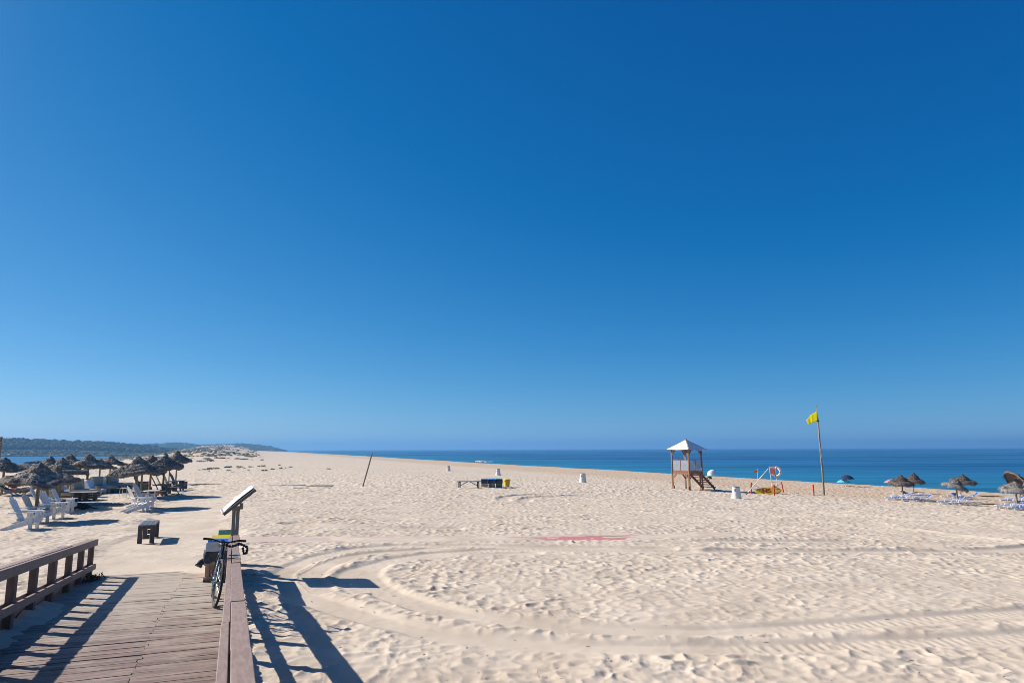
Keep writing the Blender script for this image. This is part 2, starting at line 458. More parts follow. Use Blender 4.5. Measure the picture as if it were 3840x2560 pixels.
def ground():
    th_in = np.linspace(R(-40.5), R(40.5), 1150)
    th_l = np.linspace(R(-88), R(-40.5), 50)[:-1]; th_r = np.linspace(R(40.5), R(88), 50)[1:]
    th = np.concatenate([th_l, th_in, th_r])
    rr = np.concatenate([np.linspace(0.4, 5.5, 40), np.arange(5.53, 15, 0.03), np.arange(15, 30, 0.045), np.arange(30, 46, 0.07), np.geomspace(46, 7500, 420)])
    T, Q = np.meshgrid(th, rr)
    X, Y = Q * np.sin(T), Q * np.cos(T)
    Z = gzn(X, Y)
    m = (Q < 120) & (np.abs(T) < R(41))
    fade = sstep(120, 60, Q[m])
    Z[m] += (sand_detail(X[m], Y[m], Q[m]) - 0.03) * fade
    nr, nc = Q.shape
    me = bpy.data.meshes.new('sand')
    co = np.stack([X, Y, Z], -1).reshape(-1, 3).astype(np.float32)
    me.vertices.add(nr * nc); me.vertices.foreach_set('co', co.ravel())
    i = np.arange(nr * nc).reshape(nr, nc)
    quads = np.stack([i[:-1, :-1], i[:-1, 1:], i[1:, 1:], i[1:, :-1]], -1).reshape(-1, 4)[:, ::-1]
    nf = len(quads)
    me.loops.add(nf * 4); me.polygons.add(nf)
    me.loops.foreach_set('vertex_index', quads.ravel().astype(np.int32))
    me.polygons.foreach_set('loop_start', np.arange(0, nf * 4, 4, dtype=np.int32))
    me.polygons.foreach_set('use_smooth', np.ones(nf, bool))
    s = 0.937 * X + 0.35 * Y; a = -0.35 * X + 0.937 * Y
    cov = sstep(170, 300, a) * sstep(-8, -26, s + 6 * vnoise(X / 20, Y / 20, 71)) + 0.9 * sstep(90, 140, a) * sstep(-42, -66, s) + sstep(700, 1000, a) * sstep(10, -10, s)
    cov = np.clip(cov, 0, 1) * 0.95
    far = sstep(22, 60, Q) * (0.35 + 0.65 * sstep(160, 60, Q)) * sstep(-45, -25, s)
    for nm, arr in (('cover', cov), ('far', far)):
        at = me.attributes.new(nm, 'FLOAT', 'POINT'); at.data.foreach_set('value', arr.ravel().astype(np.float32))
    me.update()
    me.materials.append(M['sand'])
    o = bpy.data.objects.new('sand', me); COL.objects.link(o)
    return tag(o, kind='structure')
ground()

# ------------------------------------------------------------------ sea and lagoon
def water_mat(name, deep, shallow, s0, s1, bump, sc, rough, refl=(0.22, 0.46)):
    m = bpy.data.materials.new(name); m.use_nodes = True
    N, L = m.node_tree.nodes, m.node_tree.links
    N.remove(N['Principled BSDF'])
    # a wind-ruffled surface shows the colour of the water and only part of the sky
    df = N.new('ShaderNodeBsdfDiffuse'); gl = N.new('ShaderNodeBsdfGlossy'); gl.inputs['Roughness'].default_value = rough; gl.inputs['Color'].default_value = (0.55, 0.88, 1.0, 1)
    ms = N.new('ShaderNodeMixShader'); L.new(df.outputs[0], ms.inputs[1]); L.new(gl.outputs[0], ms.inputs[2]); L.new(ms.outputs[0], N['Material Output'].inputs['Surface'])
    geo = N.new('ShaderNodeNewGeometry'); sep = N.new('ShaderNodeSeparateXYZ'); L.new(geo.outputs['Position'], sep.inputs[0])
    def mm(op, a, b):
        n = N.new('ShaderNodeMath'); n.operation = op
        for i, q in enumerate((a, b)):
            if isinstance(q, (int, float)): n.inputs[i].default_value = q
            else: L.new(q, n.inputs[i])
        return n.outputs[0]
    s = mm('ADD', mm('MULTIPLY', sep.outputs[0], 0.937), mm('MULTIPLY', sep.outputs[1], 0.35))
    # patches of ripple and calm drawn out along the wave crests
    rot = N.new('ShaderNodeMapping'); rot.inputs['Rotation'].default_value = (0, 0, R(12)); rot.inputs['Scale'].default_value = (0.004, 0.022, 1)
    L.new(geo.outputs['Position'], rot.inputs['Vector'])
    n1 = N.new('ShaderNodeTexNoise'); n1.inputs['Scale'].default_value = 1.6; n1.inputs['Detail'].default_value = 13; n1.inputs['Roughness'].default_value = 0.74
    L.new(rot.outputs[0], n1.inputs['Vector'])
    mr = N.new('ShaderNodeMapRange'); mr.interpolation_type = 'SMOOTHSTEP'; mr.inputs[1].default_value = s0; mr.inputs[2].default_value = s1
    L.new(mm('ADD', s, mm('MULTIPLY', n1.outputs['Fac'], (s1 - s0) * 0.35)), mr.inputs[0])
    mx = N.new('ShaderNodeMixRGB'); mx.inputs[1].default_value = (*shallow, 1); mx.inputs[2].default_value = (*deep, 1); L.new(mr.outputs[0], mx.inputs[0])
    cr = N.new('ShaderNodeValToRGB'); cr.color_ramp.elements[0].position = 0.43; cr.color_ramp.elements[1].position = 0.58
    cr.color_ramp.elements[0].color = (0.5, 0.6, 0.66, 1); cr.color_ramp.elements[1].color = (1.45, 1.3, 1.22, 1)
    L.new(n1.outputs['Fac'], cr.inputs[0])
    ml = N.new('ShaderNodeMixRGB'); ml.blend_type = 'MULTIPLY'; ml.inputs[0].default_value = 1.0
    L.new(mx.outputs[0], ml.inputs[1]); L.new(cr.outputs[0], ml.inputs[2]); L.new(ml.outputs[0], df.inputs['Color'])
    fc = N.new('ShaderNodeMapRange'); fc.inputs[1].default_value = 0.40; fc.inputs[2].default_value = 0.60; fc.inputs[3].default_value = refl[0]; fc.inputs[4].default_value = refl[1]; L.new(n1.outputs['Fac'], fc.inputs[0]); L.new(fc.outputs[0], ms.inputs[0])
    r2 = N.new('ShaderNodeMapping'); r2.inputs['Rotation'].default_value = (0, 0, R(12)); r2.inputs['Scale'].default_value = (0.25 * sc, 1.0 * sc, 1)
    L.new(geo.outputs['Position'], r2.inputs['Vector'])
    n2 = N.new('ShaderNodeTexNoise'); n2.inputs['Scale'].default_value = 0.35; n2.inputs['Detail'].default_value = 8; n2.inputs['Roughness'].default_value = 0.6
    L.new(r2.outputs[0], n2.inputs['Vector'])
    b = N.new('ShaderNodeBump'); b.inputs['Strength'].default_value = 1.0; b.inputs['Distance'].default_value = bump
    L.new(n2.outputs['Fac'], b.inputs['Height']); L.new(b.outputs[0], gl.inputs['Normal'])
    return m

def sheet(name, poly, z, m):
    me = bpy.data.meshes.new(name)
    me.from_pydata([(x, y, z) for x, y in poly], [], [tuple(range(len(poly)))])
    me.materials.append(m)
    o = bpy.data.objects.new(name, me); COL.objects.link(o)
    return tag(o, kind='structure')
def sa(s, a): return (0.937 * s - 0.35 * a, 0.35 * s + 0.937 * a)
M['sea'] = water_mat('sea', (0.003, 0.084, 0.198), (0.006, 0.150, 0.225), 74, 230, 1.0, 1.0, 0.30)
M['lagoon'] = water_mat('lagoon', (0.02, 0.085, 0.20), (0.02, 0.085, 0.20), -200, 0, 0.25, 2.0, 0.25)
sheet('sea', [sa(70, -900), sa(5200, -900), sa(5200, 7000), sa(70, 7000)], SEA_Z, M['sea'])
sheet('lagoon', [sa(-1500, -300), sa(-55, -300), sa(-55, 700), sa(-1500, 1500)], -1.7, M['lagoon'])

# ------------------------------------------------------------------ far hills across the lagoon
def hill(name, table, d0, d1, d2, m, n=420, seed=80, rough=0.12, foot=-2.6):
    """a ridge: table gives (photo column, photo row of the skyline); real heights follow from the distance d1 of the crest"""
    pxs = np.linspace(table[0][0], table[-1][0], n)
    rows = np.interp(pxs, [t[0] for t in table], [t[1] for t in table])
    ts = np.concatenate([np.linspace(0, 1, 46), np.linspace(1, 2, 20)[1:]])
    V = []
    for px, ry in zip(pxs, rows):
        dd = pray(px, ry); k = d1 / math.hypot(dd.x, dd.y)
        H = CAM.z + dd.z * k
        ux, uy = dd.x / math.hypot(dd.x, dd.y), dd.y / math.hypot(dd.x, dd.y)
        for t in ts:
            d = d0 + (d1 - d0) * t if t < 1 else d1 + (d2 - d1) * (t - 1)
            f = (0.10 * sstep(0, 0.06, t) + 0.90 * (0.45 * t + 0.55 * sstep(0.1, 1.05, t))) if t < 1 else (1 - sstep(0.1, 1, t - 1))
            V.append((ux * d, uy * d, foot, (H - foot) * f, t))
    V = np.array(V)
    z = V[:, 2] + V[:, 3] * (1 + rough * (1 - np.abs(V[:, 4] - 1)) * fbm(V[:, 0] / 130, V[:, 1] / 130, seed, 4))
    me = bpy.data.meshes.new(name)
    k = len(ts)
    fs = [(i * k + j, i * k + j + 1, (i + 1) * k + j + 1, (i + 1) * k + j) for i in range(n - 1) for j in range(k - 1)]
    me.from_pydata(np.stack([V[:, 0], V[:, 1], z], -1).tolist(), [], fs)
    bm = bmesh.new(); bm.from_mesh(me); bmesh.ops.recalc_face_normals(bm, faces=bm.faces); bm.to_mesh(me); bm.free()
    me.polygons.foreach_set('use_smooth', [True] * len(me.polygons))
    me.materials.append(m)
    o = bpy.data.objects.new(name, me); COL.objects.link(o); tag(o, kind='structure')
    return np.stack([V[:, 0], V[:, 1], z, V[:, 4]], -1)

def hill_extra(m, N, L, p):
    # bare sand showing between the bushes low on the slope
    geo = N.new('ShaderNodeNewGeometry'); sep = N.new('ShaderNodeSeparateXYZ'); L.new(geo.outputs['Position'], sep.inputs[0])
    mp = N.new('ShaderNodeMapping'); mp.inputs['Scale'].default_value = (0.03, 0.011, 0.16); L.new(geo.outputs['Position'], mp.inputs['Vector'])
    nz = N.new('ShaderNodeTexNoise'); nz.inputs['Scale'].default_value = 1.0; nz.inputs['Detail'].default_value = 6; L.new(mp.outputs[0], nz.inputs['Vector'])
    cr = N.new('ShaderNodeValToRGB'); cr.color_ramp.elements[0].position = 0.54; cr.color_ramp.elements[1].position = 0.60
    L.new(nz.outputs['Fac'], cr.inputs[0])
    mr = N.new('ShaderNodeMapRange'); mr.inputs[1].default_value = 9.0; mr.inputs[2].default_value = 3.0; L.new(sep.outputs[2], mr.inputs[0])
    k = N.new('ShaderNodeMath'); k.operation = 'MULTIPLY'; L.new(cr.outputs[0], k.inputs[0]); L.new(mr.outputs[0], k.inputs[1])
    mx = N.new('ShaderNodeMixRGB'); mx.inputs[2].default_value = (0.42, 0.37, 0.30, 1)
    L.new(k.outputs[0], mx.inputs[0]); L.new(p.inputs['Base Color'].links[0].from_socket, mx.inputs[1]); L.new(mx.outputs[0], p.inputs['Base Color'])
M['hill'] = mat('hill', (0.055, 0.060, 0.036), (0.095, 0.088, 0.058), rough=1, scale=0.02, detail=8, spec=0.0, extra=hill_extra)
M['far_hill'] = mat('far_hill', (0.045, 0.055, 0.034), (0.08, 0.082, 0.05), rough=1, scale=0.012, detail=8, spec=0.0)
M['tree_leaf'] = mat('tree_leaf', (0.045, 0.049, 0.030), (0.085, 0.086, 0.054), rough=1, scale=0.05, detail=6, spec=0.1)
M['marsh'] = mat('marsh', (0.070, 0.080, 0.032), (0.13, 0.125, 0.065), rough=1, scale=0.5, detail=6, spec=0.1)
T1 = [(-900, 1660), (-500, 1652), (-150, 1655), (0, 1655), (60, 1652), (110, 1656), (200, 1660), (300, 1666), (370, 1669), (430, 1674), (480, 1681), (540, 1685), (620, 1690), (760, 1696), (860, 1704)]
h1 = hill('hills', T1, 830, 1250, 1900, M['hill'])
T2 = [(380, 1700), (470, 1684), (520, 1674), (580, 1668), (640, 1665), (700, 1668), (760, 1674), (830, 1671), (900, 1668), (950, 1670), (1000, 1677), (1030, 1685), (1060, 1695)]
h2_ = hill('hills', T2, 1900, 2500, 3300, M['far_hill'], n=160, seed=90)

def blob_template(nu, nv, seed, rag=0.3):
    rg = np.random.RandomState(seed); v = []
    for i in range(nv + 1):
        t = math.pi * i / nv
        for k in range(nu):
            a = 2 * math.pi * (k + 0.5 * (i % 2)) / nu
            q = 1 + rag * (rg.rand() - 0.5)
            v.append((q * math.sin(t) * math.cos(a), q * math.sin(t) * math.sin(a), q * math.cos(t)))
    f = [(i * nu + k, (i + 1) * nu + k, (i + 1) * nu + (k + 1) % nu, i * nu + (k + 1) % nu) for i in range(nv) for k in range(nu)]
    return np.array(v), np.array(f)
def scatter_blobs(name, items, m, nu=7, nv=5, kind='stuff', rag=0.45):
    """items: (x, y, z, half width, half height); one mesh of ragged crowns"""
    tm = [blob_template(nu, nv, s, rag) for s in range(6)]
    VV, FF, b = [], [], 0
    rg = np.random.RandomState(5)
    for (x, y, z, a, c) in items:
        v, f = tm[rg.randint(6)]
        an = rg.rand() * 6.28
        vx = v[:, 0] * math.cos(an) - v[:, 1] * math.sin(an); vy = v[:, 0] * math.sin(an) + v[:, 1] * math.cos(an)
        VV.append(np.stack([x + vx * a, y + vy * a, z + v[:, 2] * c], -1)); FF.append(f + b); b += len(v)
    VV, FF = np.vstack(VV), np.vstack(FF)
    me = bpy.data.meshes.new(name); me.from_pydata(VV.tolist(), [], FF.tolist())
    me.materials.append(m)
    o = bpy.data.objects.new(name, me); COL.objects.link(o)
    return tag(o, kind=kind)

rg = np.random.RandomState(3)
it = []
cand = h1[(h1[:, 3] > 0.02) & (h1[:, 3] < 1.25)]
for k in rg.randint(0, len(cand), 15000):
    x, y, z, t = cand[k]
    x += rg.uniform(-6, 6); y += rg.uniform(-8, 8)
    dens = 0.9 if t > 0.42 else 0.14
    if rg.rand() > dens: continue
    q = rg.uniform(0.6, 1.4)
    if t > 0.42: it.append((x, y, z + 2.0 * q, 2.6 * q, 2.0 * q))
    else: it.append((x, y, z + 0.4, 2.4 * q, 1.1 * q))
# taller pines along the skyline, singly and in bunches
cr_ = h1[(h1[:, 3] > 0.93) & (h1[:, 3] < 1.07)]
for k in rg.randint(0, len(cr_), 520):
    x, y, z, t = cr_[k]; q = rg.uniform(0.7, 1.3)
    if vnoise(np.array([x / 60]), np.array([y / 60]), 95)[0] < -0.25: continue
    it.append((x + rg.uniform(-4, 4), y, z + 4.6 * q, 4.0 * q, 1.9 * q))
    it.append((x + rg.uniform(-1, 1), y, z + 2.0 * q, 0.5, 3.0 * q))
cand = h2_[(h2_[:, 3] > 0.1) & (h2_[:, 3] < 1.15)]
for k in rg.randint(0, len(cand), 2600):
    x, y, z, t = cand[k]; q = rg.uniform(0.6, 1.5)
    it.append((x + rg.uniform(-10, 10), y + rg.uniform(-10, 10), z + 1.5 * q, 6.0 * q, 3.2 * q))
scatter_blobs('forest', it, M['tree_leaf'])

# low grey-green cover of the dunes
it = []
for k in range(9000):
    a = rg.uniform(150, 1500) if rg.rand() < 0.75 else rg.uniform(120, 420)
    s_ = rg.uniform(-110, 2)
    x, y = sa(s_, a)
    n_ = vnoise(np.array([x / 22]), np.array([y / 22]), 97)[0] + 0.4 * vnoise(np.array([x / 6]), np.array([y / 6]), 98)[0]
    lim = 0.35 if s_ > -22 else 0.1
    if a < 300 and s_ > -30: lim = 0.5
    if n_ < lim: continue
    q = rg.uniform(0.5, 1.6) * (1 + a / 900)
    it.append((x, y, gz(x, y) + 0.03, 0.5 * q, 0.17 * q))
for k in range(9000):                     # speckle of small plants over the dune tops
    a = rg.uniform(185, 900); s_ = rg.uniform(-70 - a * .03, -9)
    x, y = sa(s_, a)
    n_ = vnoise(np.array([x / 14]), np.array([y / 14]), 92)[0]
    if n_ < -0.25 + 0.5 * float(sstep(-24, -9, s_)) + 0.25 * float(sstep(260, 190, a)): continue
    q = rg.uniform(0.5, 1.5) * (1 + a / 700) * 0.34
    it.append((x, y, gz(x, y) + 0.02, q, 0.42 * q))
for k in range(700):                     # rushes and bushes at the edge of the lagoon
    a = rg.uniform(250, 800); s_ = rg.uniform(-96, -72) if rg.rand() < 0.8 else rg.uniform(-75, -52)
    x, y = sa(s_, a)
    if vnoise(np.array([x / 30]), np.array([y / 30]), 99)[0] < -0.15: continue
    q = rg.uniform(0.5, 1.4)
    it.append((x, y, max(gz(x, y), -1.7) + 0.1, 1.6 * q, 0.6 * q))
M['dune_plant'] = mat('dune_plant', (0.13, 0.125, 0.095), (0.24, 0.225, 0.17), rough=1, scale=0.6, detail=6, spec=0.1)
scatter_blobs('dune_vegetation', it, M['dune_plant'], nu=6, nv=4)
it = []
for k in range(1400):
    px = rg.uniform(-300, 560); d = rg.uniform(822, 850)
    dd = pray(px, 1700); n_ = math.hypot(dd.x, dd.y)
    it.append((dd.x / n_ * d, dd.y / n_ * d, -1.2, rg.uniform(2, 5), rg.uniform(0.5, 1.3)))
scatter_blobs('marsh_grass', it, M['marsh'], nu=6, nv=4)

# shrubs one can tell apart
M['grey_shrub'] = mat('grey_shrub', (0.36, 0.37, 0.34), (0.50, 0.51, 0.47), rough=1, scale=3, detail=6, spec=0.1)
M['dry_shrub'] = mat('dry_shrub', (0.2, 0.16, 0.11), (0.32, 0.26, 0.19), rough=1, scale=3, detail=6, spec=0.1)
M['dark_shrub'] = mat('dark_shrub', (0.045, 0.055, 0.035), (0.09, 0.095, 0.06), rough=1, scale=0.8, detail=6, spec=0.1)
M['twig'] = mat('twig', (0.12, 0.09, 0.06), (0.2, 0.16, 0.11), rough=1)
def shrub(px, py, wpx, hfrac, m, label, group, seed, name='shrub', leaf=0.09, nleaf=260):
    p = ground_at(px, py); wd = wpx * mpp(p); h = wd * hfrac
    e = empty(name, p, 0, label, 'shrub', group)
    rgs = np.random.RandomState(seed)
    b = MB(); lf = leaf * max(wd, 0.5)
    lobes = [(rgs.uniform(-0.34, 0.34) * wd, rgs.uniform(-0.2, 0.2) * wd, rgs.uniform(0.5, 1.0)) for _ in range(6)]
    for k in range(nleaf):
        lx, ly, lh = lobes[rgs.randint(6)]
        t = rgs.uniform(0, 6.28); rr_ = math.sqrt(rgs.rand()) * 0.20 * wd
        zz = h * lh * math.sqrt(max(0.02, 1 - (rr_ / (0.22 * wd)) ** 2)) * rgs.uniform(0.55, 1.0)
        c = Vector((lx + rr_ * math.cos(t), ly + rr_ * math.sin(t), max(0.02, zz)))
        d1 = Vector(rgs.normal(size=3)); d1.z *= .4; d1.normalize(); d2 = d1.cross(Vector((rgs.normal() * .4, rgs.normal() * .4, 1))); d2.normalize()
        s = lf * rgs.uniform(0.5, 1.2)
        b.add([c - d1 * s, c + d2 * s * 0.5, c + d1 * s, c - d2 * s * 0.5], [(0, 1, 2, 3)])
    b.build('foliage', m, e)
    t = MB()
    for lx, ly, lh in lobes:
        t.tube([(lx * 0.3, ly * 0.3, -0.05), (lx * 0.8, ly * 0.8, h * lh * 0.7)], [0.02 * wd, 0.008 * wd], 5)
    t.build('stems', M['twig'], e)
    return e
GREY = [(752, 1731, 33, .28), (793, 1729, 42, .25), (857, 1753, 38, .2), (898, 1752, 30, .24), (917, 1755, 16, .3), (941, 1751, 22, .22), (979, 1749, 29, .24), (859, 1764, 24, .22), (895, 1757, 12, .3), (1089, 1752, 18, .3), (800, 1758, 46, .18), (775, 1761, 34, .15)]
DRY = [(847, 1728, 8, .35), (872, 1769, 14, .2), (747, 1762, 11, .3), (783, 1766, 7, .3), (931, 1762, 10, .3), (991, 1765, 24, .25), (1024, 1759, 26, .15), (1049, 1745, 11, .5), (1053, 1757, 16, .45), (1071, 1755, 6, .6), (1232, 1759, 17, .3)]
for i, (x, y, wd, hf) in enumerate(GREY):
    shrub(x, y, wd, hf, M['grey_shrub'], 'low grey-green cushion shrub on the open sand below the dunes', 'grey-green cushion shrubs below the dunes', 100 + i)
for i, (x, y, wd, hf) in enumerate(DRY):
    shrub(x, y, wd, hf, M['dry_shrub'], 'small dry brown tuft on the open sand below the dunes', 'dry brown tufts below the dunes', 200 + i, nleaf=260)
shrub(122, 1742, 62, .24, M['dark_shrub'], 'dark green bush on the sandbar, nearest of the two beside the lagoon', None, 301, nleaf=900, leaf=.05)
shrub(203, 1733, 44, .24, M['dark_shrub'], 'dark green bush farther along the lagoon edge, behind the thatched parasols', None, 302, nleaf=900, leaf=.05)

# breaking wave on the sea
def breaker():
    p0, p1 = at_depth(1787, 1734, 312), at_depth(1845, 1737, 306)
    b = MB(); rgs = np.random.RandomState(12)
    for k in range(60):
        t = rgs.rand(); c = Vector(p0).lerp(Vector(p1), t)
        big = 1.0 if t < 0.45 else 0.5
        b.sphere((c.x + rgs.uniform(-.5, .5), c.y + rgs.uniform(-1.5, 1.5), SEA_Z + 0.05 + rgs.uniform(0, .45) * big), (rgs.uniform(.3, .7), rgs.uniform(.3, .6), rgs.uniform(.12, .35) * big), 7, 5)
    o = b.build('sea_foam', mat('foam', (0.75, 0.78, 0.8), (0.85, 0.86, 0.87), rough=0.9, scale=2), smooth=True)
    tag(o, kind='stuff')
breaker()

# air
hb = MB().box((0, 3600, 30), (15900, 10400, 92))
M['haze'] = bpy.data.materials.new('haze'); M['haze'].use_nodes = True
_n, _l = M['haze'].node_tree.nodes, M['haze'].node_tree.links
_n.remove(_n['Principled BSDF'])
pv = _n.new('ShaderNodeVolumePrincipled')
pv.inputs['Color'].default_value = (0.15, 0.35, 0.61, 1); pv.inputs['Density'].default_value = 0.00029; pv.inputs['Anisotropy'].default_value = 0.25
_l.new(pv.outputs[0], _n['Material Output'].inputs['Volume'])
ho = tag(hb.build('haze', M['haze']), kind='stuff')

# ------------------------------------------------------------------ the boardwalk ramp, its railings and what stands by it
RA = R(21.816)                                        # the ramp runs this far left of the view
def rp(w_, u, z): return Vector((0.9284 * w_ - 0.3716 * u, 0.3716 * w_ + 0.9284 * u, z))
def deck_z(u): return 1.98 - 0.0417 * u
def topL(u): return 2.38 - 0.0588 * (u - 10.39)
def midL(u): return 1.89 - 0.0604 * (u - 10.57)
def topR(u): return 2.8585 - 0.0599 * u if u < 12.7 else 2.0977 - 0.012 * (u - 12.7)

def island_extra(var, sandy=None):
    def f(m, N, L, p):
        g = N.new('ShaderNodeNewGeometry')
        r = N.new('ShaderNodeMapRange'); r.inputs[3].default_value = 1 - var; r.inputs[4].default_value = 1 + var * 0.8
        L.new(g.outputs['Random Per Island'], r.inputs[0])
        mx = N.new('ShaderNodeMixRGB'); mx.blend_type = 'MULTIPLY'; mx.inputs[0].default_value = 1
        L.new(p.inputs['Base Color'].links[0].from_socket, mx.inputs[1]); L.new(r.outputs[0], mx.inputs[2])
        out = mx.outputs[0]
        if sandy:
            tc = N.new('ShaderNodeTexCoord'); sp = N.new('ShaderNodeSeparateXYZ'); L.new(tc.outputs['Object'], sp.inputs[0])
            mp = N.new('ShaderNodeMapping'); mp.inputs['Scale'].default_value = (1.1, 2.6, 1); L.new(tc.outputs['Object'], mp.inputs[0])
            n = N.new('ShaderNodeTexNoise'); n.inputs['Scale'].default_value = 1.6; n.inputs['Detail'].default_value = 9; n.inputs['Roughness'].default_value = 0.7; L.new(mp.outputs[0], n.inputs[0])
            u = N.new('ShaderNodeMapRange'); u.inputs[1].default_value = sandy[0]; u.inputs[2].default_value = sandy[1]; u.inputs[3].default_value = -0.22; u.inputs[4].default_value = 0.22
            L.new(sp.outputs[1], u.inputs[0])
            ad = N.new('ShaderNodeMath'); ad.operation = 'ADD'; L.new(n.outputs['Fac'], ad.inputs[0]); L.new(u.outputs[0], ad.inputs[1])
            cr = N.new('ShaderNodeValToRGB'); cr.color_ramp.elements[0].position = 0.42; cr.color_ramp.elements[1].position = 0.72
            cr.color_ramp.elements[1].color = (0.9, 0.9, 0.9, 1)
            L.new(ad.outputs[0], cr.inputs[0])
            m3 = N.new('ShaderNodeMixRGB'); m3.inputs[2].default_value = (0.40, 0.34, 0.265, 1)
            L.new(cr.outputs[0], m3.inputs[0]); L.new(out, m3.inputs[1]); out = m3.outputs[0]
        L.new(out, p.inputs['Base Color'])
    return f
M['deck'] = mat('deck', (0.14, 0.095, 0.078), (0.25, 0.180, 0.152), rough=0.75, scale=5, stretch=(0.7, 8, 8), bump=0.25, bscale=22, extra=island_extra(0.30, (6.0, 13.8)))
M['rail_wood'] = mat('rail_wood', (0.21, 0.145, 0.122), (0.275, 0.20, 0.168), rough=0.7, scale=7, stretch=(6, 0.8, 6), bump=0.12, bscale=60, extra=island_extra(0.10))
M['post_wood'] = mat('post_wood', (0.115, 0.075, 0.06), (0.16, 0.11, 0.09), rough=0.75, scale=6, stretch=(4, 4, 0.8), bump=0.15, bscale=50, extra=island_extra(0.12))

def boardwalk():
    b = MB(); rgs = np.random.RandomState(4)
    u = -1.0; pitch = 0.104; i = 0
    while u < 16.45:
        wd = pitch - (0.024 if rgs.rand() < .12 else 0.011)
        gap = rgs.uniform(-0.06, 0.06)
        wj = [-2.63 + rgs.uniform(-.03, .02), -0.84 + 0.02 * math.sin(u) + gap * 0.4, 0.0]
        if i % 7 == 3: wj = [wj[0], 0.0]
        for k in range(len(wj) - 1):
            z = deck_z(u + wd / 2) - 0.017 + rgs.uniform(-.005, .005)
            ya = rgs.uniform(-.006, .006); sk = 0.012
            x0, x1 = wj[k] + 0.0015, wj[k + 1] - 0.0015
            tl = rgs.uniform(-.004, .004)
            b.bar((x0, u + wd / 2 + ya + sk, z - tl), (x1, u + wd / 2 - ya - sk, z + tl), wd, 0.034)
        u += pitch; i += 1
    for w_ in (-2.5, -1.3, -0.2):                       # bearers
        b.bar((w_, -1, deck_z(-1) - 0.13), (w_, 16.3, deck_z(16.3) - 0.13), 0.08, 0.16)
    o = b.build('boardwalk', M['deck']); o.rotation_euler = (0, 0, RA)
    tag(o, kind='structure')
boardwalk()

def railing(side):
    left = side == 'L'
    e = empty('railing', (0, 0, 0), RA, 'brown plank railing on the left of the boardwalk, with closed lower boards' if left else 'brown plank railing with wide flat cap that the bicycle leans on', 'railing', None)
    rgs = np.random.RandomState(9 if left else 10)
    top = topL if left else topR
    s = -1 if left else 1                               # towards the outside
    w0 = -2.50 if left else -0.03                       # inner face
    u0, u1 = (1.0, 16.5) if left else (-0.6, 15.6)
    # cap boards, in lengths
    cuts = [u0, 4.0, 6.1, 8.2, 10.2, 12.3, 14.4, u1] if left else [u0, 2.6, 4.86, 6.98, 8.95, 10.9, 12.7, 14.2, u1]
    cap, fas, mid = MB(), MB(), MB()
    for a, c in zip(cuts[:-1], cuts[1:]):
        j = rgs.uniform(-.010, .010); dz = rgs.uniform(-.006, .006)
        cap.bar((w0 + s * 0.127 + j, a + .003, top(a) - .016 + dz), (w0 + s * 0.127 + j, c - .003, top(c) - .016 + dz), 0.122, 0.032)
    c2 = [u0 + 1.1] + [q + 1.05 for q in cuts[1:-1] if q + 1.05 < u1] + [u1]
    c2[0] = u0
    for a, c in zip(c2[:-1], c2[1:]):
        j = rgs.uniform(-.006, .006)
        fas.bar((w0 + s * 0.029 + j, a + .002, top(a) - .066), (w0 + s * 0.029 + j, c - .002, top(c) - .066), 0.058, 0.125)
        mz = midL if left else (lambda q: top(q) - 0.45)
        mid.bar((w0 + s * 0.022 + j, a + .002, mz(a) - .052), (w0 + s * 0.022 + j, c - .002, mz(c) - .052), 0.044, 0.105)
    cap.build('rail_cap', M['rail_wood'], e, bevel=0.005)
    fas.build('top_rail', M['rail_wood'], e, bevel=0.005)
    mid.build('middle_rail', M['rail_wood'], e, bevel=0.004)
    if left:
        us = [16.36, 15.36, 14.33, 13.11, 12.0, 10.94, 9.88, 8.82, 7.76, 6.7, 5.64, 4.58, 3.5, 2.4, 1.3]
    else:
        us = [15.5, 14.2, 12.9, 11.75, 10.6, 9.45, 8.3, 7.15, 6.0, 4.85, 3.7, 2.5, 1.3, 0.1]
    for u in us:
        zt = top(u) - 0.14; zb = deck_z(u) - 0.35
        MB().box((w0 + s * 0.092, u, (zt + 0.10 + zb) / 2), (0.09, 0.13, zt + 0.10 - zb)).build('post', M['post_wood'], e, bevel=0.006)
    if left:
        low = MB()
        for a, c in zip(cuts[:-1], cuts[1:]):
            for k in range(4):
                zz = lambda q: midL(q) - 0.06 - k * 0.123
                low.bar((w0 - 0.150, a + .003, zz(a)), (w0 - 0.150, c - .003, zz(c)), 0.024, 0.119)
        low.build('lower_boards', M['rail_wood'], e, bevel=0.003)
    for u in us:
        u -= 0.52
        if u < u0 + .1 or not left: continue
        MB().box((w0 + s * 0.190, u, (top(u) - .045 + deck_z(u) - .4) / 2), (0.05, 0.10, top(u) - .045 - deck_z(u) + .4)).build('outer_post', M['rail_wood'], e, bevel=0.005)
railing('L'); railing('R')

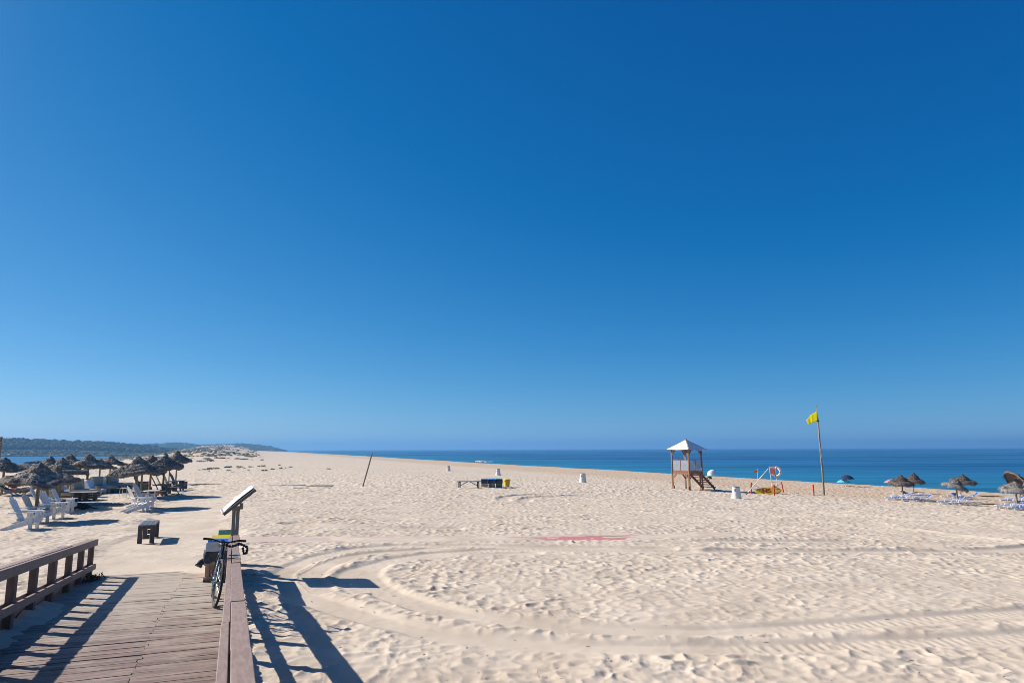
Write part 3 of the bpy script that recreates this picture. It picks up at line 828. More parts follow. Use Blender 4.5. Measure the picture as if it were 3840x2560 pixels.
def sand_drift():
    rgs = np.random.RandomState(2)
    U, K = np.linspace(8.6, 13.6, 200), np.linspace(0, 1, 14)
    V = []
    for u in U:
        wd = 0.22 + 0.14 * vnoise(np.array([u * 2.2]), np.array([0.5]), 61)[0] + 0.05 * vnoise(np.array([u * 9]), np.array([2.5]), 62)[0]
        wd *= sstep(8.6, 9.2, u) * sstep(13.6, 12.9, u)
        ht = 0.085 * wd / 0.25
        for k in K:
            x = -2.62 + (0.12 + wd) * k
            V.append((x, u + 0.02 * vnoise(np.array([x * 20]), np.array([u * 5]), 64)[0], deck_z(u) - 0.006 + ht * (1 - k) ** 1.2 * (1 + 0.25 * vnoise(np.array([u * 7]), np.array([x * 9]), 63)[0]) - 0.004 * (k > 0.97)))
    nk = len(K)
    F = [(i * nk + j, i * nk + j + 1, (i + 1) * nk + j + 1, (i + 1) * nk + j) for i in range(len(U) - 1) for j in range(nk - 1)]
    b = MB(); b.add(V, F)
    o = b.build('sand_drift', M['sand'], smooth=True); o.rotation_euler = (0, 0, RA); tag(o, kind='stuff')
sand_drift()

# ---- bicycle
M['black_paint'] = mat('black_paint', (0.012, 0.013, 0.018), rough=0.3, spec=0.5)
M['rubber'] = mat('rubber', (0.022, 0.022, 0.024), (0.05, 0.047, 0.045), rough=0.8, scale=20)
M['metal'] = mat('metal', (0.42, 0.43, 0.45), rough=0.3, metal=0.9)
M['dark_metal'] = mat('dark_metal', (0.05, 0.05, 0.055), rough=0.4, metal=0.6)
M['plastic_black'] = mat('plastic_black', (0.016, 0.017, 0.02), (0.03, 0.03, 0.034), rough=0.4, scale=9)
M['green_strap'] = mat('green_strap', (0.03, 0.22, 0.13), (0.05, 0.3, 0.18), rough=0.6, scale=20)

def bicycle():
    fr = rp(-0.175, 11.45, deck_z(11.45)); bk = rp(-0.225, 12.49, deck_z(12.49))
    d = bk - fr
    rz = math.atan2(d.y, d.x)
    e = empty('bicycle', fr, rz, 'black city bicycle leaning on the plank railing, tied with a green strap', 'bicycle')
    # local: x to the rear, z up, leaning; build upright then lean about x
    lean = Matrix.Rotation(R(6.5), 4, 'X') @ Matrix.Rotation(math.atan2(-d.z, math.hypot(d.x, d.y)), 4, 'Y')
    Rw = 0.345
    def X(b): b.at(lean); return b
    hubF, hubR, bb = Vector((0, 0, Rw)), Vector((1.04, 0, Rw)), Vector((0.60, 0, 0.29))
    seatT, headT, headB = Vector((0.78, 0, 0.70)), Vector((0.20, 0, 0.84)), Vector((0.155, 0, 0.68))
    f = X(MB())
    f.tube([bb, seatT], 0.016, 8); f.tube([seatT + Vector((-.03, 0, -.06)), headT + Vector((0.0, 0, -.03))], 0.016, 8); f.tube([bb, headB], 0.021, 8); f.tube([headT, headB], 0.021, 8)
    for s in (-1, 1):
        f.tube([bb + Vector((0, .03 * s, 0)), hubR + Vector((0, .06 * s, 0))], 0.010, 6)
        f.tube([seatT + Vector((0, .02 * s, -.03)), hubR + Vector((0, .06 * s, 0))], 0.009, 6)
    f.build('frame', M['black_paint'], e, smooth=True)
    fk = X(MB())
    for s in (-1, 1): fk.tube([headB + Vector((0, .035 * s, -.02)), hubF + Vector((.03, .055 * s, .15)), hubF + Vector((0, .055 * s, 0))], [.014, .012, .009], 6)
    fk.tube([headB + Vector((0, -.035, -.02)), headB + Vector((0, .035, -.02))], .016, 6)
    fk.build('fork', M['metal'], e, smooth=True)
    for nm, h, turn in (('front', hubF, 0.10), ('rear', hubR, 0.0)):
        tr = lean @ Matrix.Translation(h) @ Matrix.Rotation(turn, 4, 'Z')
        ring = lambda r, n=40: [(r * math.cos(2 * math.pi * k / n), 0, r * math.sin(2 * math.pi * k / n)) for k in range(n)]
        ty = MB().at(tr); ty.tube(ring(Rw - .019), 0.019, 8, closed=True)
        wheel = ty.build('wheel', M['rubber'], e, smooth=True)
        rm = MB().at(tr); rm.tube(ring(Rw - .045), 0.011, 6, closed=True); rm.build('rim', M['dark_metal'], wheel, smooth=True)
        sp = MB().at(tr)
        for k in range(28):
            a = 2 * math.pi * k / 28; b_ = a + (0.5 if k % 2 else -0.5)
            sp.tube([(.018 * math.cos(b_), .03 * (1 if k % 4 < 2 else -1), .018 * math.sin(b_)), ((Rw - .05) * math.cos(a), 0, (Rw - .05) * math.sin(a))], 0.0013, 4, cap=False)
        sp.tube([(0, -.06, 0), (0, .06, 0)], .016, 8)
        sp.build('spokes', M['metal'], wheel)
    hb = X(MB())
    st = headT + Vector((-.012, 0, .05))
    hb.tube([headT, st, st + Vector((-.075, 0, .03))], .016, 8)
    c = st + Vector((-.075, 0, .03))
    hb.tube([c + Vector((.07, -.30, .03)), c + Vector((.03, -.17, .03)), c + Vector((0, -.06, 0)), c + Vector((0, .06, 0)), c + Vector((.03, .17, .03)), c + Vector((.07, .30, .03))], .0125, 8)
    bar_ = hb.build('handlebar', M['black_paint'], e, smooth=True)
    for s in (-1, 1):
        g = X(MB()); g.tube([c + Vector((.04, .185 * s, .03)), c + Vector((.072, .305 * s, .03))], .018, 10); g.build('grip', M['plastic_black'], bar_, smooth=True)
        g = X(MB()); g.tube([c + Vector((0, .12 * s, .01)), c + Vector((-.04, .16 * s, .005)), c + Vector((-.03, .24 * s, -.0)), ], .006, 6); g.build('brake_lever', M['dark_metal'], bar_, smooth=True)
    b = X(MB()); b.tube([c + Vector((-.03, -.03, -.02)), c + Vector((-.055, -.03, -.03))], [.018, .022], 10); b.build('lamp', M['plastic_black'], e, smooth=True)
    b = X(MB()); b.tube([c + Vector((-.01, .04, 0)), c + Vector((-.10, .03, -.15)), headB + Vector((-.05, .01, .05)), hubF + Vector((-.03, .02, .38))], .005, 6); b.tube([c + Vector((-.01, -.06, 0)), c + Vector((-.11, -.02, -.12)), headB + Vector((-.03, -.01, .02)), bb + Vector((-.1, 0, .12))], .004, 6); b.build('cables', M['plastic_black'], e, smooth=True)
    s_ = X(MB()); s_.tube([seatT, seatT + Vector((.04, 0, .13))], .013, 8); s_.build('seat_post', M['metal'], e, smooth=True)
    q = seatT + Vector((.04, 0, .13))
    s_ = X(MB()); s_.tube([q + Vector((-.16, 0, .0)), q + Vector((-.05, 0, .005)), q + Vector((.05, 0, .01)), q + Vector((.12, 0, .015))], [.016, .03, .065, .06], 10); s_.build('saddle', M['plastic_black'], e, smooth=True)
    k = X(MB()); k.tube([bb + Vector((0, -.05, 0)), bb + Vector((0, .05, 0))], .02, 8)
    k.lathe([(.0, 0), (.09, 0), (.09, .004), (0, .004)], 20) if False else None
    ring = [bb + Vector((.085 * math.cos(t), -.045, .085 * math.sin(t))) for t in np.linspace(0, 2 * math.pi, 24, endpoint=False)]
    k.tube(ring, .006, 5, closed=True)
    k.tube([bb + Vector((0, .06, 0)), bb + Vector((-.05, .085, -.01)) , bb + Vector((-.165, .09, .02))], .009, 6)
    k.tube([bb + Vector((0, -.06, 0)), bb + Vector((.165, -.09, -.02))], .009, 6)
    cr_ = k.build('crankset', M['dark_metal'], e, smooth=True)
    for s in (-1, 1):
        pc = bb + Vector((-.165 * s, .145 * s, .02 * s))
        p = X(MB()); p.bar(pc + Vector((-.04, -.05, 0)), pc + Vector((-.04, .05, 0)), .014, .024); p.bar(pc + Vector((.04, -.05, 0)), pc + Vector((.04, .05, 0)), .014, .024)
        for yy in (-.048, 0, .048): p.bar(pc + Vector((-.04, yy, 0)), pc + Vector((.04, yy, 0)), .012, .022)
        p.build('pedal', M['plastic_black'], cr_)
    ch = X(MB())
    for zz in (.03, -.03): ch.tube([bb + Vector((0, -.045, .08 * (1 if zz > 0 else -1))), hubR + Vector((0, -.045, zz))], .004, 5)
    ch.build('chain', M['dark_metal'], e)
    # chain lock over the bar and strap to the rail
    b = X(MB())
    pts = [c + Vector((-.02 + .015 * math.sin(t * 9), -.02 - .30 * t, -.035 - .02 * math.sin(t * 7))) for t in np.linspace(0, 1, 16)]
    pts += [c + Vector((.02 + .02 * math.sin(t * 6), -.33 - .01 * math.sin(3 * t), -.05 - .10 * t)) for t in np.linspace(.1, 1, 7)]
    pts += [c + Vector((.03, -.30 + .03 * t, -.16 + .10 * t)) for t in np.linspace(.1, 1, 6)]
    b.tube(pts, [.018 + .005 * ((i % 2) * 2 - 1) for i in range(len(pts))], 8)
    b.build('chain_lock', M['plastic_black'], e, smooth=True)
    inv = (Matrix.Translation(fr) @ Matrix.Rotation(rz, 4, 'Z')).inverted()
    us = 11.62; zt = topR(us) + .004
    pts = [rp(-.20, us - .1, zt - .36), rp(-.12, us - .03, zt - .18), rp(-.045, us, zt - .03), rp(-.02, us, zt + .004), rp(.08, us + .01, zt + .004), rp(.12, us + .02, zt + .004)]
    b = MB(); b.tube([inv @ p for p in pts], .007, 6)
    for dz in (-.02, .02): b.tube([inv @ rp(-.16 + .06 * math.cos(t), us - .10 + .05 * math.sin(t), zt - .36 + dz + .015 * math.sin(3 * t)) for t in np.linspace(0, 6.28, 14)], .007, 6)
    b.build('strap', M['green_strap'], e, smooth=True)
bicycle()

# ---- slatted wooden bins with coloured lids and black bags
M['crate'] = mat('crate', (0.36, 0.225, 0.15), (0.48, 0.33, 0.24), rough=0.8, scale=5, stretch=(4, 4, .7), bump=0.2, extra=island_extra(0.18))
M['bag'] = mat('bag', (0.025, 0.029, 0.036), (0.05, 0.056, 0.066), rough=0.25, scale=6, bump=0.8, bscale=14, spec=0.5)
M['lid_yellow'] = mat('lid_yellow', (0.62, 0.50, 0.03), (0.68, 0.56, 0.05), rough=0.45)
M['lid_blue'] = mat('lid_blue', (0.03, 0.14, 0.50), (0.04, 0.17, 0.55), rough=0.45)
M['lid_grey'] = mat('lid_grey', (0.10, 0.112, 0.13), (0.13, 0.145, 0.165), rough=0.5)
M['lid_green'] = mat('lid_green', (0.02, 0.09, 0.065), (0.03, 0.11, 0.08), rough=0.45)
M['white_mark'] = mat('white_mark', (0.75, 0.75, 0.75), rough=0.6)
def crate_bin(loc, rz, lid, label, group, wd=.42, h=.62, bagout=0.0, tilt=0.25, marks=True, seed=0, bag_low=0.15):
    e = empty('crate_bin', loc, rz, label, 'bin', group)
    rgs = np.random.RandomState(seed)
    b = MB(); n = 5
    for k in range(n):
        x = (k + .5) / n * wd - wd / 2
        for s in (-1, 1):
            b.box((x, s * wd / 2, h * .5 - .03), (wd / n - .008, .02, h - .04)); b.box((s * (wd / 2 - .0), x * .94, h * .5 - .03), (.02, wd / n - .01, h - .04))
    b.build('slats', M['crate'], e)
    for z in (.12, .40):
        b = MB()
        for s in (-1, 1): b.box((0, s * (wd / 2 + .02), z), (wd + .05, .02, .07)); b.box((s * (wd / 2 + .022), 0, z), (.02, wd + .02, .07))
        b.build('band', M['crate'], e)
    # bag folded over the rim
    N_ = 36; pr = []
    V, F = [], []
    zs = [(h - .10, .0), (h + .03, .012), (h + .035, .035), (h - .04, .05), (h - bag_low, .045)]
    for i, (z, o_) in enumerate(zs):
        for k in range(N_):
            a = 2 * math.pi * k / N_; ca, sa_ = math.cos(a), math.sin(a)
            q = (abs(ca) ** 8 + abs(sa_) ** 8) ** (-1 / 8) * wd / 2
            rr_ = q + o_ + (.02 * rgs.rand() if i > 1 else 0)
            V.append((rr_ * ca, rr_ * sa_, z + (.035 * rgs.uniform(-1, 1) if i == 4 else .006 * rgs.rand())))
    for i in range(len(zs) - 1):
        for k in range(N_): F.append((i * N_ + k, i * N_ + (k + 1) % N_, (i + 1) * N_ + (k + 1) % N_, (i + 1) * N_ + k))
    b = MB(); b.add(V, F); b.tube([(-wd / 2 - .03, -.05, h - .12), (-wd / 2 - .06 - bagout * .5, -.1, h - .17), (-wd / 2 - .08 - bagout, -.13, h - .2), (-wd / 2 - .03 - bagout, -.16, h - .25)], [.03, .05 + bagout * .3, .05 + bagout * .4, .02], 9) if bagout else None
    b.build('bag', M['bag'], e, smooth=True)
    rot = Matrix.Rotation(tilt, 3, 'X')
    b = MB(); c = Vector((0, 0, h + .075)); b.box(c, (wd + .06, wd + .04, .03), rot); b.box(c + rot @ Vector((0, -wd / 2 - .02, -.045)), (wd + .06, .022, .09), rot)
    ld = b.build('lid', lid, e, bevel=.008)
    if marks:
        b = MB()
        for k in range(5):
            b.box(c + rot @ Vector((-wd * .28 + k * .045, -wd / 2 - .0335, -.045 + .012 * ((k * 7) % 3 - 1))), (.026, .002, .020 + .012 * (k % 2)), rot)
        b.build('marks', M['white_mark'], ld)
    return e
G0 = 'slatted bins at the end of the railing'
for u, w_, lid, lab, bo in ((14.75, -.225, 'lid_grey', 'slatted wooden bin with dark grey lid and black bag spilling out, beside the bicycle', .045), (15.35, -.215, 'lid_blue', 'slatted wooden bin with blue lid, beside the plank railing end', 0), (16.0, -.17, 'lid_yellow', 'slatted wooden bin with yellow lid, at the railing end', 0), (17.0, -.05, 'lid_green', 'slatted wooden bin with dark green lid, behind the notice board post', 0)):
    p = rp(w_, u, 0); p.z = gz(p.x, p.y) + .0
    crate_bin(p, RA, M[lid], lab, G0, wd=.36, h=.58, bagout=bo, seed=int(u * 10), tilt=.32)

# ---- tilted notice board on a double post
M['grey_wood'] = mat('grey_wood', (0.24, 0.20, 0.155), (0.38, 0.325, 0.26), rough=0.85, scale=6, stretch=(5, 5, .5), bump=0.3, bscale=30)
M['board_frame'] = mat('board_frame', (0.13, 0.108, 0.095), (0.21, 0.18, 0.16), rough=0.8, scale=8, stretch=(1, 5, 5), bump=0.2)
M['paper'] = mat('paper', (0.66, 0.68, 0.70), (0.80, 0.81, 0.82), rough=0.5, scale=4)
def notice_board():
    p = rp(.075, 15.85, 0); zb = gz(p.x, p.y)
    e = empty('notice_board', (p.x, p.y, zb), RA, 'tilted notice board with warped white panel, on a wooden post past the railing', 'sign')
    H = 1.36
    for s in (-1, 1):
        MB().box((s * .038, 0, (H - .1) / 2 - .1), (.070, .10, H + .1)).build('post', M['grey_wood'], e, bevel=.006)
    al = R(39); yw = R(3)
    rot = Matrix.Rotation(yw, 3, 'Z') @ Matrix.Rotation(-al, 3, 'Y')
    c = Vector((.03, .05, H + .10))
    L_, Wd = .76, 1.0
    b = MB()
    for s in (-1, 1):
        b.box(c + rot @ Vector((0, s * Wd / 2, 0)), (L_, .04, .05), rot); b.box(c + rot @ Vector((s * (L_ / 2 - .02), 0, -.006)), (.04, Wd - .05, .07), rot)
    b.box(c + rot @ Vector((0, 0, -.03)), (L_ - .04, Wd - .05, .015), rot)
    b.build('frame', M['board_frame'], e, bevel=.004)
    b = MB(); V, F = [], []
    n = 14
    for i in range(n + 1):
        for j in range(5):
            t = i / n; y = (j / 4 - .5) * (Wd - .10)
            zz = .02 + .02 * math.sin(math.pi * t) ** 1.0 * (0.4 + .6 * (1 - j / 4)) + .03 * t
            V.append(c + rot @ Vector(((t - .5) * (L_ + .03), y, zz)))
    for i in range(n):
        for j in range(4): F.append((i * 5 + j, i * 5 + j + 1, (i + 1) * 5 + j + 1, (i + 1) * 5 + j))
    b.add(V, F); o = b.build('panel', M['paper'], e, smooth=True)
    sm = o.modifiers.new('t', 'SOLIDIFY'); sm.thickness = .006
    b = MB(); b.box((.10, 0, H - .02), (.07, .12, .12)); b.box((0, -.055, H - .06), (.16, .03, .10)); b.build('bracket', M['grey_wood'], e, bevel=.004)
notice_board()

# ---- the plank bench on the sand
M['bench_top'] = mat('bench_top', (0.085, 0.088, 0.095), (0.135, 0.14, 0.15), rough=0.45, scale=5, stretch=(6, .6, 6), bump=0.15, spec=0.5)  # bluish tone: the sky's reflection painted into the seat colour
M['bench_leg'] = mat('bench_leg', (0.055, 0.045, 0.042), (0.10, 0.085, 0.08), rough=0.7, scale=5, stretch=(6, 6, .6), bump=0.15)
def plank_bench():
    p = ground_at(546, 2026)
    wd, L_, h = .43, 1.45, .43
    e = empty('bench', p, R(22.5), 'dark slatted bench standing alone on the sand beside the trodden path', 'bench')
    b = MB()
    for k in range(4): b.box(((k - 1.5) * wd / 4, L_ / 2, h - .016), (wd / 4 - .008, L_, .032))
    b.build('seat', M['bench_top'], e, bevel=.004)
    for y in (.03, L_ - .03):
        for s in (-1, 1):
            MB().box((s * (wd / 2 - .06), y, (h - .034) / 2 - .04), (.12, .045, h - .034 + .08)).build('leg', M['bench_leg'], e, bevel=.004)
        MB().box((0, y, .10), (wd - .25, .03, .12)).build('stretcher', M['bench_leg'], e, bevel=.003)
        MB().box((0, y + (.04 if y < .5 else -.04), h - .075), (wd - .03, .03, .08)).build('apron', M['bench_leg'], e, bevel=.003)
plank_bench()

# ---- half-buried mat across the beach
def mat_extra(m, N, L, p):
    # faded to the colour of sand except for one stretch that was long covered; rows of dark slots
    tc = N.new('ShaderNodeTexCoord'); sp = N.new('ShaderNodeSeparateXYZ'); L.new(tc.outputs['Object'], sp.inputs[0])
    cr = N.new('ShaderNodeValToRGB'); els = cr.color_ramp.elements
    mr = N.new('ShaderNodeMapRange'); mr.inputs[1].default_value = -8; mr.inputs[2].default_value = 8; L.new(sp.outputs[0], mr.inputs[0]); L.new(mr.outputs[0], cr.inputs[0])
    els[0].position = 0.0; els[0].color = (0.47, 0.375, 0.32, 1); els[1].position = 1.0; els[1].color = (0.47, 0.38, 0.32, 1)
    for q, c in ((0.48, (0.48, 0.35, 0.30, 1)), (0.56, (0.46, 0.20, 0.20, 1)), (0.70, (0.44, 0.16, 0.17, 1)), (0.76, (0.48, 0.34, 0.30, 1))):
        k = els.new(q); k.color = c
    ck = N.new('ShaderNodeTexVoronoi'); ck.inputs['Scale'].default_value = 7; ck.inputs['Randomness'].default_value = 0.0; L.new(tc.outputs['Object'], ck.inputs[0])
    c2 = N.new('ShaderNodeValToRGB'); c2.color_ramp.elements[0].position = .16; c2.color_ramp.elements[1].position = .22; c2.color_ramp.elements[0].color = (.62, .42, .42, 1); L.new(ck.outputs['Distance'], c2.inputs[0])
    mx = N.new('ShaderNodeMixRGB'); mx.blend_type = 'MULTIPLY'; mx.inputs[0].default_value = 1; L.new(cr.outputs[0], mx.inputs[1]); L.new(c2.outputs[0], mx.inputs[2]); L.new(mx.outputs[0], p.inputs['Base Color'])
M['mat'] = mat('mat', (0.5, 0.3, 0.28), rough=0.9, extra=mat_extra)
def beach_mat():
    pts = matline
    b = MB(); V, F = [], []
    idx = list(range(0, len(pts), 3))
    for n, i in enumerate(idx):
        p = pts[i]; d = pts[min(i + 1, len(pts) - 1)] - pts[max(i - 1, 0)]; d = d / np.linalg.norm(d); nn = np.array([-d[1], d[0]])
        for q in (-.52, -.17, .17, .52):
            x, y = p + nn * q; V.append((x, y, gz(x, y) - .026))
    for n in range(len(idx) - 1):
        for j in range(3): F.append((n * 4 + j, n * 4 + j + 1, (n + 1) * 4 + j + 1, (n + 1) * 4 + j))
    b.add(V, F)
    o = b.build('beach_mat', M['mat']); s = o.modifiers.new('t', 'SOLIDIFY'); s.thickness = .008
    tag(o, 'long faded red mat rolled out across the beach, mostly under blown sand', 'mat')
beach_mat()

# ------------------------------------------------------------------ furniture of the beach bar on the left
def strand_extra(m, N, L, p):
    g = N.new('ShaderNodeNewGeometry'); r = N.new('ShaderNodeMapRange'); r.inputs[3].default_value = .5; r.inputs[4].default_value = 1.5
    L.new(g.outputs['Random Per Island'], r.inputs[0])
    mx = N.new('ShaderNodeMixRGB'); mx.blend_type = 'MULTIPLY'; mx.inputs[0].default_value = 1
    L.new(p.inputs['Base Color'].links[0].from_socket, mx.inputs[1]); L.new(r.outputs[0], mx.inputs[2]); L.new(mx.outputs[0], p.inputs['Base Color'])
M['heather'] = mat('heather', (0.17, 0.145, 0.12), (0.33, 0.29, 0.25), rough=1, scale=9, bump=0.9, bscale=30, spec=0.1, extra=strand_extra)
M['fringe'] = mat('fringe', (0.16, 0.115, 0.075), (0.26, 0.20, 0.135), rough=1, scale=9, spec=0.1, extra=strand_extra)
M['log'] = mat('log', (0.19, 0.135, 0.085), (0.32, 0.245, 0.165), rough=0.85, scale=4, stretch=(5, 5, .6), bump=0.4, bscale=25)
M['reed'] = mat('reed', (0.085, 0.066, 0.055), (0.16, 0.128, 0.108), rough=1, scale=9, bump=0.8, bscale=30, spec=0.1, extra=strand_extra)
M['reed_grey'] = mat('reed_grey', (0.19, 0.17, 0.15), (0.30, 0.275, 0.245), rough=1, scale=9, bump=0.8, bscale=30, spec=0.1, extra=strand_extra)

def thatch(rgs, r, h0, h1, tiers, sag, nst, ragged, blade=(.12, .016), tuft=0.0):
    """layered conical thatch: returns (body, fringe) shapes around the z axis"""
    body = MB()
    n = 44
    ph = rgs.uniform(0, 6.28, 6)
    def rad(a): return 1 + ragged * (0.5 * math.sin(3 * a + ph[0]) + 0.35 * math.sin(5 * a + ph[1]) + .3 * math.sin(9 * a + ph[2]))
    def drop(a): return sag * (math.sin(2 * a + ph[3]) + .6 * math.sin(5 * a + ph[4]) + .4 * math.sin(8 * a + ph[5]))
    prof = []
    for t in range(tiers):                               # each tier overlaps the next like a skirt
        q0, q1 = t / tiers, (t + 1) / tiers
        r0, r1 = max(0.02, r * (q0 - .10)), r * q1 * 1.0
        z0, z1 = h1 + (h0 - h1) * (q0 ** .62) + .05, h1 + (h0 - h1) * q1 ** .62
        prof.append((r0, z0, r1, z1))
    surf = []
    for t, (r0, z0, r1, z1) in enumerate(prof):
        V, F = [], []; K = 5
        for k in range(K + 1):
            f = k / K
            for i in range(n):
                a = 2 * math.pi * i / n
                rr_ = (r0 + (r1 - r0) * f) * (1 + (rad(a) - 1) * (0.3 + .7 * (t + f) / tiers))
                z = z0 + (z1 - z0) * (f ** .9) + .075 * math.sin(math.pi * f ** 1.5) + drop(a) * (t + f) / tiers + rgs.uniform(-.012, .012)
                V.append((rr_ * math.cos(a), rr_ * math.sin(a), z))
        for i in range(n):                               # turned-under lip
            x, y, z = V[K * n + i]; V.append((x * .93, y * .93, z - .06 - .02 * rgs.rand()))
        for k in range(K + 1):
            for i in range(n): F.append((k * n + i, k * n + (i + 1) % n, (k + 1) * n + (i + 1) % n, (k + 1) * n + i))
        body.add(V, F); surf.append((V, K))
    # loose strands over the skirts
    for q in range(nst):
        t = rgs.randint(tiers); V, K = surf[t]
        i, k = rgs.randint(n), rgs.randint(K)
        p0, p1 = Vector(V[k * n + i]), Vector(V[(k + 1) * n + i])
        p = p0.lerp(p1, rgs.rand()); d = (p1 - p0).normalized()
        side = Vector((-p.y, p.x, 0)).normalized(); nn = side.cross(d) * -1
        if nn.z < 0: nn = -nn
        L_ = blade[0] * rgs.uniform(.5, 1.3); wd = blade[1] * rgs.uniform(.6, 1.5)
        d = (d + side * rgs.uniform(-.5, .5) + nn * rgs.uniform(0, .28)).normalized()
        p = p + nn * .008
        body.add([p - side * wd, p + side * wd, p + d * L_ + side * wd * .3, p + d * L_ - side * wd * .3], [(0, 1, 2, 3)])
    V, K = surf[-1]
    for q in range(int(nst * .55)):
        f = rgs.rand() * n; i = int(f); p = Vector(V[K * n + i]).lerp(Vector(V[K * n + (i + 1) % n]), f - i) * 1.0
        p = Vector((p.x * rgs.uniform(.9, 1.0), p.y * rgs.uniform(.9, 1.0), p.z - .02))
        out = Vector((p.x, p.y, 0)).normalized(); side = Vector((-out.y, out.x, 0))
        clump = .5 + .5 * math.sin(7 * math.atan2(p.y, p.x) + ph[0])
        L_ = blade[0] * rgs.uniform(.3, 1.0) * (.3 + .7 * clump); wd = blade[1] * rgs.uniform(.5, 1.2)
        d = (out * rgs.uniform(-.1, .5) + Vector((0, 0, -1)) + side * rgs.uniform(-.3, .3)).normalized()
        body.cur = 1; body.add([p - side * wd, p + side * wd, p + d * L_ + side * wd * .2, p + d * L_ - side * wd * .2], [(0, 1, 2, 3)])
    if tuft:
        for q in range(60):
            a = rgs.uniform(0, 6.28); d = Vector((.35 * math.cos(a) * rgs.rand(), .35 * math.sin(a) * rgs.rand(), 1)).normalized()
            s_ = Vector((-math.sin(a), math.cos(a), 0)); p = Vector((.05 * math.cos(a), .05 * math.sin(a), h1 - .06)); L_ = tuft * rgs.uniform(.6, 1.1)
            body.cur = 0; body.add([p - s_ * .02, p + s_ * .02, p + d * L_ + s_ * .006, p + d * L_ - s_ * .006], [(0, 1, 2, 3)])
    body.cur = 0
    return body

PAL = []
def make_palapa(v):
    rgs = np.random.RandomState(400 + v)
    e = empty('thatched_parasol', (0, 0, 0))
    bd = thatch(rgs, 1.2, 1.42, 2.10, [4, 3, 4, 5][v], [.05, .09, .06, .04][v], 1300, [.07, .10, .06, .05][v])
    bd.build('canopy', [M['heather'], M['fringe']], e)
    t = MB(); t.tube([(0, 0, -.25), (.01, 0, .8), (0, .01, 1.55), (0, 0, 2.05)], [.066, .060, .056, .05], 10); t.build('pole', M['log'], e, smooth=True)
    rb = MB()
    for k in range(8):
        a = 2 * math.pi * k / 8; rb.tube([(.03 * math.cos(a), .03 * math.sin(a), 1.98), (1.10 * math.cos(a), 1.10 * math.sin(a), 1.40)], .014, 5)
    rb.build('ribs', M['log'], e)
    return e
def tree_label(e, label, cat, group): return tag(e, label, cat, group)
protos = [make_palapa(v) for v in range(4)]
used = [False] * 4
M['pale_tip'] = mat('pale_tip', (0.7, 0.7, 0.69), rough=.7)
GP = 'thatched parasols of the beach bar'
# pole column, base row, canopy radius, height, variant, turn, lean (x, y)
PALS = [
    (130, 1955, 1.16, 2.08, 1, .4, 0, 0, 'thatched parasol with three drooping skirts nearest the boardwalk, over the white chairs'),
    (5, 1854, 1.25, 2.05, 0, 1.2, 0, 0, 'thatched parasol cut by the left edge, above the red kayak'),
    (218, 1890, 1.22, 2.12, 0, 2.5, 0, 0, 'pointed thatched parasol right behind the nearest one, above the black dog'),
    (173, 1884, 1.15, 2.16, 3, 3.0, 0, 0, 'thatched parasol with a small white tip on its peak, second row'),
    (200, 1906, 0.95, 1.78, 2, 5.0, 0, 0, 'low thatched parasol tucked under the nearest canopy beside a grey pole'),
    (252, 1840, 1.40, 2.17, 2, 0.9, 0, 0, 'wide thatched parasol behind the grey cushioned sofa'),
    (325, 1842, 1.28, 2.16, 1, 4.1, .05, 0, 'thatched parasol with a skewed sharp peak above the white lounge seats'),
    (370, 1822, 1.05, 1.85, 3, 2.2, 0, 0, 'low thatched parasol half hidden behind the skewed one'),
    (409, 1812, 1.22, 2.14, 0, 5.3, 0, 0, 'evenly conical thatched parasol standing apart above the last grey sofa'),
    (505, 1898, 1.16, 2.20, 2, 1.9, 0, 0, 'broad thatched parasol with long brown fringe above the lone white chair'),
    (527, 1862, 1.02, 1.95, 1, 3.6, 0, 0, 'thatched parasol hidden behind the broad one, two poles from the white chair'),
    (558, 1855, 1.12, 2.14, 1, 0.3, .04, .02, 'sagging thatched parasol right of the broad one, above the two dark chairs'),
    (609, 1855, 0.98, 2.27, 3, 4.6, 0, 0, 'narrow thatched parasol with a white scrap at its top, above the splayed table'),
    (632, 1818, 0.80, 1.68, 0, 2.8, 0, 0, 'small low thatched parasol near the dark crate'),
    (658, 1813, 1.10, 2.44, 3, 1.1, 0, 0, 'tallest and farthest thatched parasol, tiered, at the end of the group'),
]
for px, py, r_, h_, v, tz, lx, ly, lab in PALS:
    o = protos[v] if not used[v] else copy_tree(protos[v]); used[v] = True
    p = ground_at(px, py)
    o.location = p; o.rotation_euler = (lx, ly, tz); o.scale = (r_ / 1.2, r_ / 1.2, h_ / 2.10)
    tag(o, lab, 'parasol', GP)
    PAL.append((o, lab))
for o, lab in PAL:
    if 'white tip' in lab: MB().tube([(0, 0, 2.0), (.01, 0, 2.12), (.03, 0, 2.30)], [.05, .045, .012], 8).build('tip', M['pale_tip'], o, smooth=True)
    if 'white scrap' in lab: MB().add([(-.05, -.12, 2.10), (.16, -.12, 2.06), (.34, -.05, 1.97), (.30, .12, 1.98), (-.02, .10, 2.11)], [(0, 1, 2, 3, 4)]).build('scrap', M['pale_tip'], o)

